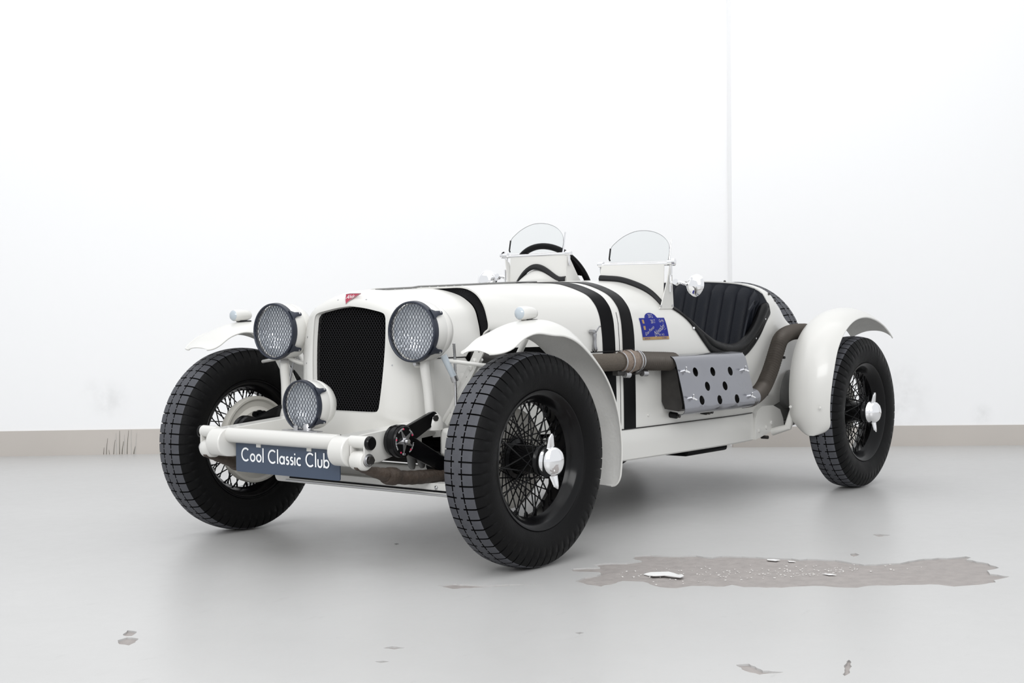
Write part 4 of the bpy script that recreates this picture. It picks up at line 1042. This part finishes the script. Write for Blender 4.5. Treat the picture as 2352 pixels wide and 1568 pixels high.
# silencer box and its perforated heat shield
sh_top, sh_bot = V((0, .535, .640)), V((0, .588, .430))
mf = []
for x in (-1.235, -1.76):
    mf.append([V((x, y, z)) for y, z in ((.468, .640), (.515, .632), (.535, .60), (.562, .46), (.560, .442), (.545, .432), (.478, .44), (.464, .47), (.462, .62))])
muf = MB().grid(mf, closed=True); muf.add(mf[0], [tuple(range(9))]); muf.add(mf[1], [tuple(range(9))])
fixn(muf.build('silencer', 'dark_steel', car))
shp = [(.490, .662), (.515, .660), (.535, .652), (.548, .632), (.557, .60), (.566, .565), (.575, .53), (.584, .49), (.590, .455), (.590, .437), (.582, .425), (.562, .418)]
shp = [(p.x+.006, p.y) for p in catmull([(a, b, 0) for a, b in shp], 3)]
def shield():
    X0, X1 = -1.20, -1.785
    # lay the profile out flat: s along profile
    S = [0]
    for a, b in zip(shp, shp[1:]): S.append(S[-1]+math.hypot(b[0]-a[0], b[1]-a[1]))
    def at(s):
        for i in range(len(S)-1):
            if s <= S[i+1]+1e-9: t = (s-S[i])/(S[i+1]-S[i]); break
        a, b = shp[i], shp[i+1]; y = a[0]+(b[0]-a[0])*t; z = a[1]+(b[1]-a[1])*t; d = V((b[0]-a[0], b[1]-a[1])).normalized()
        return y, z, d
    def s_of(z):
        for i in range(len(S)-1):
            if (shp[i][1]-z)*(shp[i+1][1]-z) <= 0: return S[i]+(S[i+1]-S[i])*(z-shp[i][1])/(shp[i+1][1]-shp[i][1])
    hs = [(-1.335, .590), (-1.475, .586), (-1.622, .582), (-1.405, .528), (-1.55, .523), (-1.34, .474), (-1.485, .468), (-1.632, .464)]
    out = []
    for s in S: out.append((X0, s))
    side = [(X1, s) for s in reversed(S)]
    cr_ = []
    # rounded corners at the top and bottom
    loop = [(X0-.03, 0)]+[(X0, .03)]+[(X0, s) for s in S if .03 < s < S[-1]]+[(X0, S[-1])]+[(X0-.1*i, S[-1]) for i in range(1, 6)]+[(X1, S[-1])]+[(X1, s) for s in reversed(S) if .03 < s < S[-1]]+[(X1, .03), (X1+.03, 0)]+[(X1+.1*i, 0) for i in range(1, 6)]
    hl = [[(x+.0195*math.cos(2*PI*i/20), s_of(z)+.0195*math.sin(2*PI*i/20)) for i in range(20)] for x, z in hs]
    # extra interior points so the bend is followed
    pts = []; ed = []
    for l in [loop]+hl:
        o0 = len(pts); pts += [V(p) for p in l]; ed += [(o0+i, o0+(i+1) % len(l)) for i in range(len(l))]
    for s in S[1:-1]:
        for x in frange(X0-.02, X1+.02, 14):
            if all((x-h[0])**2+(s-s_of(h[1]))**2 > .025**2 for h in hs): pts.append(V((x, s)))
    r = geometry.delaunay_2d_cdt(pts, ed, [], 1, 1e-6)
    F = []
    for f in r[2]:
        c = sum((r[0][i] for i in f), V((0, 0)))/len(f)
        if any((c.x-h[0])**2+(c.y-s_of(h[1]))**2 < .0192**2 for h in hs): continue
        F.append(tuple(f))
    vs = []
    for p in r[0]: y, z, d = at(max(0, min(S[-1], p.y))); vs.append(V((p.x, y, z)))
    lo = []
    for p in r[0]: y, z, d = at(max(0, min(S[-1], p.y))); lo.append(V((p.x, y+d.y*.0025, z-d.x*.0025)))
    n = len(vs); fs = F+[tuple(n+i for i in reversed(f)) for f in F]
    cnt = {}
    for f in F:
        for i in range(len(f)):
            e = (f[i], f[(i+1) % len(f)]); cnt[tuple(sorted(e))] = cnt.get(tuple(sorted(e)), 0)+1
    fs += [(a, b, n+b, n+a) for (a, b), c in cnt.items() if c == 1]
    o = fixn(MB().add(vs+lo, fs).build('heat_shield', 'alu', car, label='polished perforated heat shield')); 
    for x, z in ((-1.245, .597), (-1.735, .583), (-1.255, .487), (-1.745, .470)):
        y, zz, d = at(s_of(z)); nrm = V((0, -d.y, d.x)); c = V((x, y, z))
        MB().cyl(c, c+nrm*.012, .008, n=10).build('wing_nut', 'chrome', o)
        wn = MB()
        for q in (1, -1): wn.tube([c+nrm*.008, c+nrm*.016+V((q*.010, 0, q*.008)), c+nrm*.022+V((q*.014, 0, q*.012))], [.003, .0045, .003], 8)
        wn.build('nut_ears', 'chrome', o)
    return o
shield()
for x in (-1.305, -1.55, -1.575):
    hb = MB().cyl((x, .455, .412), (x, .495, .408), .013, n=14).build('silencer_mount', 'rubber_trim', car, bevel=.003)
    MB().cyl((x, .495, .408), (x, .508, .407), .008, n=6).build('mount_nut', 'dark_steel', hb)
tp = ribbed([(-1.765, .545, .450), (-1.83, .55, .452), (-1.905, .545, .468), (-1.985, .535, .500), (-2.06, .53, .568), (-2.13, .525, .655), (-2.18, .52, .705), (-2.26, .51, .728), (-2.36, .50, .738), (-2.5, .49, .738)], .034, .0135, .0036).build('tail_pipe', 'flex', car, label='ribbed flexible tail pipe')
fixn(MB().lathe([(0, .034), (0, .0385), (.06, .0385), (.06, .034)], (-1.80, .548, .452), (-1, .02, .10), 28, closed=True).build('pipe_collar', 'alu', tp))
# ---- aero screens, bulkhead panels and posts
def screen(sgn, dz, lab):
    zb = 1.044+dz; xi = -1.352
    ya, yb = .092, .437
    rod = MB().tube([(xi, sgn*(ya-.005), zb), (xi, sgn*(yb+.008), zb-.003)], .0075, 12).build('screen_rod', 'chrome', car)
    rod['label'] = lab
    # glass
    g2 = [(.125, .012), (.127, .07), (.15, .098), (.19, .125), (.24, .143), (.29, .146), (.34, .138), (.385, .118), (.415, .09), (.425, .06), (.425, .012)]
    g3 = [(p.x if sgn > 0 else .55-p.x, p.y) for p in catmull([(a, b, 0) for a, b in g2], 4)]
    ye, yc = (.1255, .428) if sgn > 0 else (.4245, .122)
    lean = V((-.22, 0, 1)).normalized()
    gl = fixn(MB().plate([(sgn*a, b) for a, b in (g3 if sgn > 0 else g3)], .004, (xi, 0, zb), (0, 1, 0), lean).build('aero_screen', 'screen_glass', car))
    edge = [V((xi, sgn*ye, zb))+lean*b for b in frange(.018, .072, 8)]
    edge[0] = edge[0]+V((0, .005, 0))
    MB().tube(edge, .0035, 8).build('edge_strip', 'rubber_trim', gl)
    MB().tube([V((xi, sgn*a, zb))+lean*b for a, b in g3[4:-4]], .0012, 6).build('glass_edge', 'steel', gl)
    MB().tube([V((xi-.004, sgn*yc, zb))+lean*b for b in (.0, .06, .10)], [.005, .0035, .003], 8).build('screen_clip', 'chrome', gl)
    # clamps at the rod ends
    for y in (ya-.004, yb+.002):
        MB().lathe([(-.012, 0), (-.012, .012), (.012, .012), (.016, .008), (.016, 0)], (xi, sgn*y, zb+.002), (0, sgn if y > .2 else -sgn, 0), 16).build('screen_clamp', 'chrome', rod)
        MB().cyl((xi, sgn*y, zb), (xi-.004, sgn*y, zb-.05), .008, .006, 10).build('screen_clamp_stem', 'chrome', rod)
    MB().lathe([(0, 0), (0, .016), (.012, .016), (.016, .010), (.016, 0)], (xi+.004, sgn*(yb+.012), zb+.004), (-.3, sgn, 0), 16).build('clamp_knob', 'chrome', rod)
    return zb, xi, ya, yb
def hump(y):   # raised cowl in front of the driver
    t = (abs(y+.288))/.165
    return .088*max(0, math.cos(min(1, t)*PI/2))**1.35 if t < 1 else 0
rows = []
for x in frange(-1.14, -1.395, 22):
    k = smooth(0, 1, (-1.14-x)/.235)**1.6; rows.append([V((x, y, body_z(x, y)+.0015+hump(y)*k)) for y in frange(-.43, -.125, 34)])
fixn(MB().sheet(rows, .004).build('cowl_hump', 'paint', car))
for sgn, dz, lab in ((1, 0, 'passenger aero screen rod'), (-1, .056, 'driver aero screen rod')):
    zb, xi, ya, yb = screen(sgn, dz, lab)
    # white wind deflector between the rod and the scuttle, black rubber along its foot
    def foot(y): return body_z(-1.36, y)+(hump(-abs(y)) if sgn < 0 else 0)
    ys = frange(ya, yb-.026, 26)
    bot = [foot(y) for y in ys]
    rows = [[V((xi+.004+(.010)*(1-t), sgn*y, (b+.002)+(zb-.004-b)*t)) for y, b in zip(ys, bot)] for t in frange(0, 1, 6)]
    fixn(MB().sheet(rows, .003).build('wind_deflector', 'paint', car))
    tr_ = MB()
    rows = [[V((xi+.020+dx, sgn*y, b+dz_)) for y, b in zip(ys, bot)] for dx, dz_ in ((.006, -.002), (.009, .008), (.004, .020), (-.004, .024), (-.006, .0))]
    fixn(tr_.grid(rows).build('rubber_trim', 'rubber_trim', car))
    # post plates
    for y in (yb, ya) if sgn < 0 else (yb,):
        zf = foot(min(y, yb-.03))-.004
        if y == yb: zf = .852+dz*.5
        ybot = body_y(-1.34, zf) if y == yb else y
        a = V((0, sgn*(ybot+.003), zf)); v = V((0, sgn*(y-ybot), zb-zf)).normalized(); hgt = (zb-zf)/v.z
        po = fixn(MB().plate([(-1.292, 0), (-1.400, .0), (-1.402, .012), (-1.382, hgt*.45), (-1.365, hgt*.86), (-1.342, hgt*.92), (-1.334, hgt*.6), (-1.304, .012)] if y == yb else [(-1.335, 0), (-1.46, 0), (-1.43, hgt*.25), (-1.375, hgt*.8), (-1.342, hgt*.9)], .004, a, (1, 0, 0), v).build('screen_post', 'paint', car))
        for dx, dz2 in ((-1.30, .012), (-1.39, .014)) if y == yb else ((-1.36, .02), (-1.385, .05)):
            MB().lathe([(0, .005), (.003, .0045), (.0035, 0)], a+V((dx, sgn*.002, 0))+v*dz2, (0, 1, 0), 10).build('post_screw', 'steel', po)
    # round chrome mirror
    mz = .948 if sgn > 0 else .992; mx = -1.355; my = sgn*.555
    mi = fixn(MB().lathe([(-.010, 0), (-.010, .044), (-.004, .048), (.004, .046), (.016, .038), (.024, .024), (.027, 0)], (mx, my, mz), (.93, -sgn*.30, .12), 36).build('mirror', 'chrome', car))
    mi['label'] = 'round chrome mirror on the passenger post' if sgn > 0 else 'round chrome mirror on the driver post'
    y0 = sgn*(yb+.004); 
    MB().tube(catmull([(-1.345, y0, mz+.012), (-1.34, sgn*(.465), mz+.014), (-1.335, sgn*.50, mz+.012), (-1.345, sgn*.52, mz+.004)], 5), [.006+.0025*math.sin(i*.9)**2 for i in range(16)], 10).build('mirror_arm', 'chrome', mi)
    fixn(MB().lathe([(-.008, 0), (-.008, .013), (.008, .013), (.008, 0)], (-1.335, sgn*.475, mz+.014), (1, 0, .3), 8).build('mirror_joint', 'chrome', mi))
    MB().tube([(-1.345, y0, mz-.025), (-1.345, y0, mz+.045)], .005, 8).build('mirror_bracket', 'chrome', mi)
# ---- steering wheel
stc = V((-1.545, -.322, .945)); sax = V((.22, 0, -1)).normalized(); sax = V((-.93, 0, .36)).normalized()
x_, y_, z_ = frame(sax)
R_ = .214
ring = [stc+x_*(R_*math.cos(t))+y_*(R_*math.sin(t)) for t in [2*PI*i/72 for i in range(72)]]
stw = MB().tube(ring, .0145, 12, closed=True).build('steering_wheel', 'black_paint', car)
for a in (30, 150, 270):
    a = math.radians(a); d = x_*math.cos(a)+y_*math.sin(a); e = sax.cross(d)
    rows = []
    for t, wd in ((.02, .02), (.08, .020), (.15, .022), (.185, .034), (.205, .06)):
        p = stc+d*t+sax*(-.03*(1-t/.2)); rows.append([p-e*wd/1.3, p+e*wd/1.3])
    fixn(MB().sheet(rows, .005).build('wheel_spoke', 'black_paint', stw))
fixn(MB().lathe([(-.05, 0), (-.05, .02), (-.02, .03), (-.012, .028), (-.01, 0)], stc, sax, 24).build('wheel_boss', 'black_paint', stw))
MB().cyl(stc-sax*.04, stc-sax*.28, .014, n=12).build('steering_column', 'dark_steel', stw)
# ---- small fittings
for sgn in (1, -1):
    # chrome bonnet latch
    x = -.80; y = body_y(x, .735)
    la = MB().tube([V((x, sgn*(y+.012), z)) for z in frange(.692, .770, 6)], [.007, .009, .0075, .0075, .009, .006], 10).build('bonnet_latch', 'dark_chrome', car)
    MB().tube(catmull([V((x, sgn*(y+.02), .765)), V((x-.012, sgn*(y+.024), .783)), V((x-.03, sgn*(y+.02), .786))], 4), .003, 8).build('latch_lever', 'dark_chrome', la)
    MB().lathe([(0, .008), (.02, .008), (.022, 0)], (x+.015, sgn*(y+.002), .766), (0, sgn, 0), 10).build('latch_hook', 'dark_chrome', la)
    MB().lathe([(0, .010), (.014, .010), (.016, 0)], (x-.005, sgn*(y+.002), .698), (0, sgn, 0), 10).build('latch_base', 'dark_chrome', la)
    for xx, zz in ((-1.14, .665), (-1.14, .42)): MB().lathe([(0, .006), (.004, .005), (.006, 0)], (xx, sgn*body_y(xx, zz), zz), (0, sgn, 0), 10).build('body_rivet', 'paint', car)
# enamel triangular badge on the cowl
best = .093
bo = V((.096, .0, .899)); bu = V((0, 1, 0)); bv = V((-.40, 0, .90)).normalized(); bn = bu.cross(bv)
tri_o = [(-.032, .016), (-.012, .0185), (.040, .0185), (.012, .003), (-.012, -.016), (-.018, -.022), (-.027, -.006)]
bd = fixn(MB().plate(tri_o, .004, bo, bu, bv).build('badge', 'badge_red', car, label='red triangular enamel badge', bevel=.0006))
rim_p = [bo+bu*a+bv*b+bn*.002 for a, b in tri_o]
MB().tube(rim_p, .0011, 6, closed=True).build('badge_rim', 'steel', bd)
vs, fs = text2d('Alvis', .021)
MB().add([bo+bu*(a*.95+b*.35-.004)+bv*(b*1.05+.006+a*.10)+bn*.0026 for a, b in vs], fs).build('badge_lettering', 'white_print', bd, smooth=False)
# rally plate sticker on the body side
SX0, SX1, SZ0, SZ1 = -1.106, -1.296, .726, .815
def skin(u, v, off):
    """u 0..1 rearwards, v in 0..1.25 upwards on the body side"""
    x = SX0+(SX1-SX0)*u-.008*(1-v); z = SZ0+(SZ1-SZ0)*v
    return V((x, body_y(x, z)+off, z))
NU = 24; rows_b = []
def topv(u): d = (u-.47)/.235; return 1+(.235*math.sqrt(1-d*d) if abs(d) < 1 else 0)
stick = fixn(MB().sheet([[skin(u, .13+(topv(u)-.13)*t, .0016) for u in frange(0, 1, 41)] for t in frange(0, 1, 10)], .0008).build('rally_plate', 'sticker_blue', car, label='blue and gold rally plate sticker'))
fixn(MB().sheet([[skin(u, .14*t, .0016) for u in frange(0, 1, 12)] for t in frange(0, 1, 3)], .0008).build('gold_band', 'sticker_gold', stick))
def stext(txt, cu_, cv_, size, rot=0, m='sticker_text', slant=0, sq=1):
    vs, fs = text2d(txt, size); c, s = math.cos(rot), math.sin(rot); out = []
    for a, b in vs:
        a = a*sq+b*slant; u = cu_+(a*c-b*s)/.19; v = cv_+(a*s+b*c)/.089; out.append(skin(u, v, .0026))
    MB().add(out, fs).build('sticker_lettering', m, stick, smooth=False)
stext('2012', .47, 1.09, .022, 0, sq=.8); stext('2017', .50, .83, .022, 0, sq=.8); stext('Gr4s', .84, .86, .018, .05, slant=.2)
stext('Gran Premio', .30, .42, .019, .42, slant=.25, sq=.8); stext('Nuvolari', .68, .45, .030, .42, slant=.35, sq=.85, m='sticker_text')
for (u, v) in ((.12, .84), (.12, .55)):
    MB().add([skin(u+a, v+b, .0026) for a, b in ((-.035, -.09), (.035, -.09), (.04, .09), (-.04, .09))], [(0, 1, 2, 3)]).build('sticker_emblem', 'sticker_gold', stick, smooth=False)
MB().add([skin(u, v, .0026) for u, v in ((.47, .11), (.95, .50), (.96, .515), (.47, .135))], [(0, 1, 2, 3)]).build('sticker_underline', 'sticker_text', stick, smooth=False)
stext('FIA  ACI', .72, .22, .012); stext('BANCA', .16, .06, .011, m='sticker_blue'); stext('CLASSIC', .82, .07, .010, m='sticker_blue')
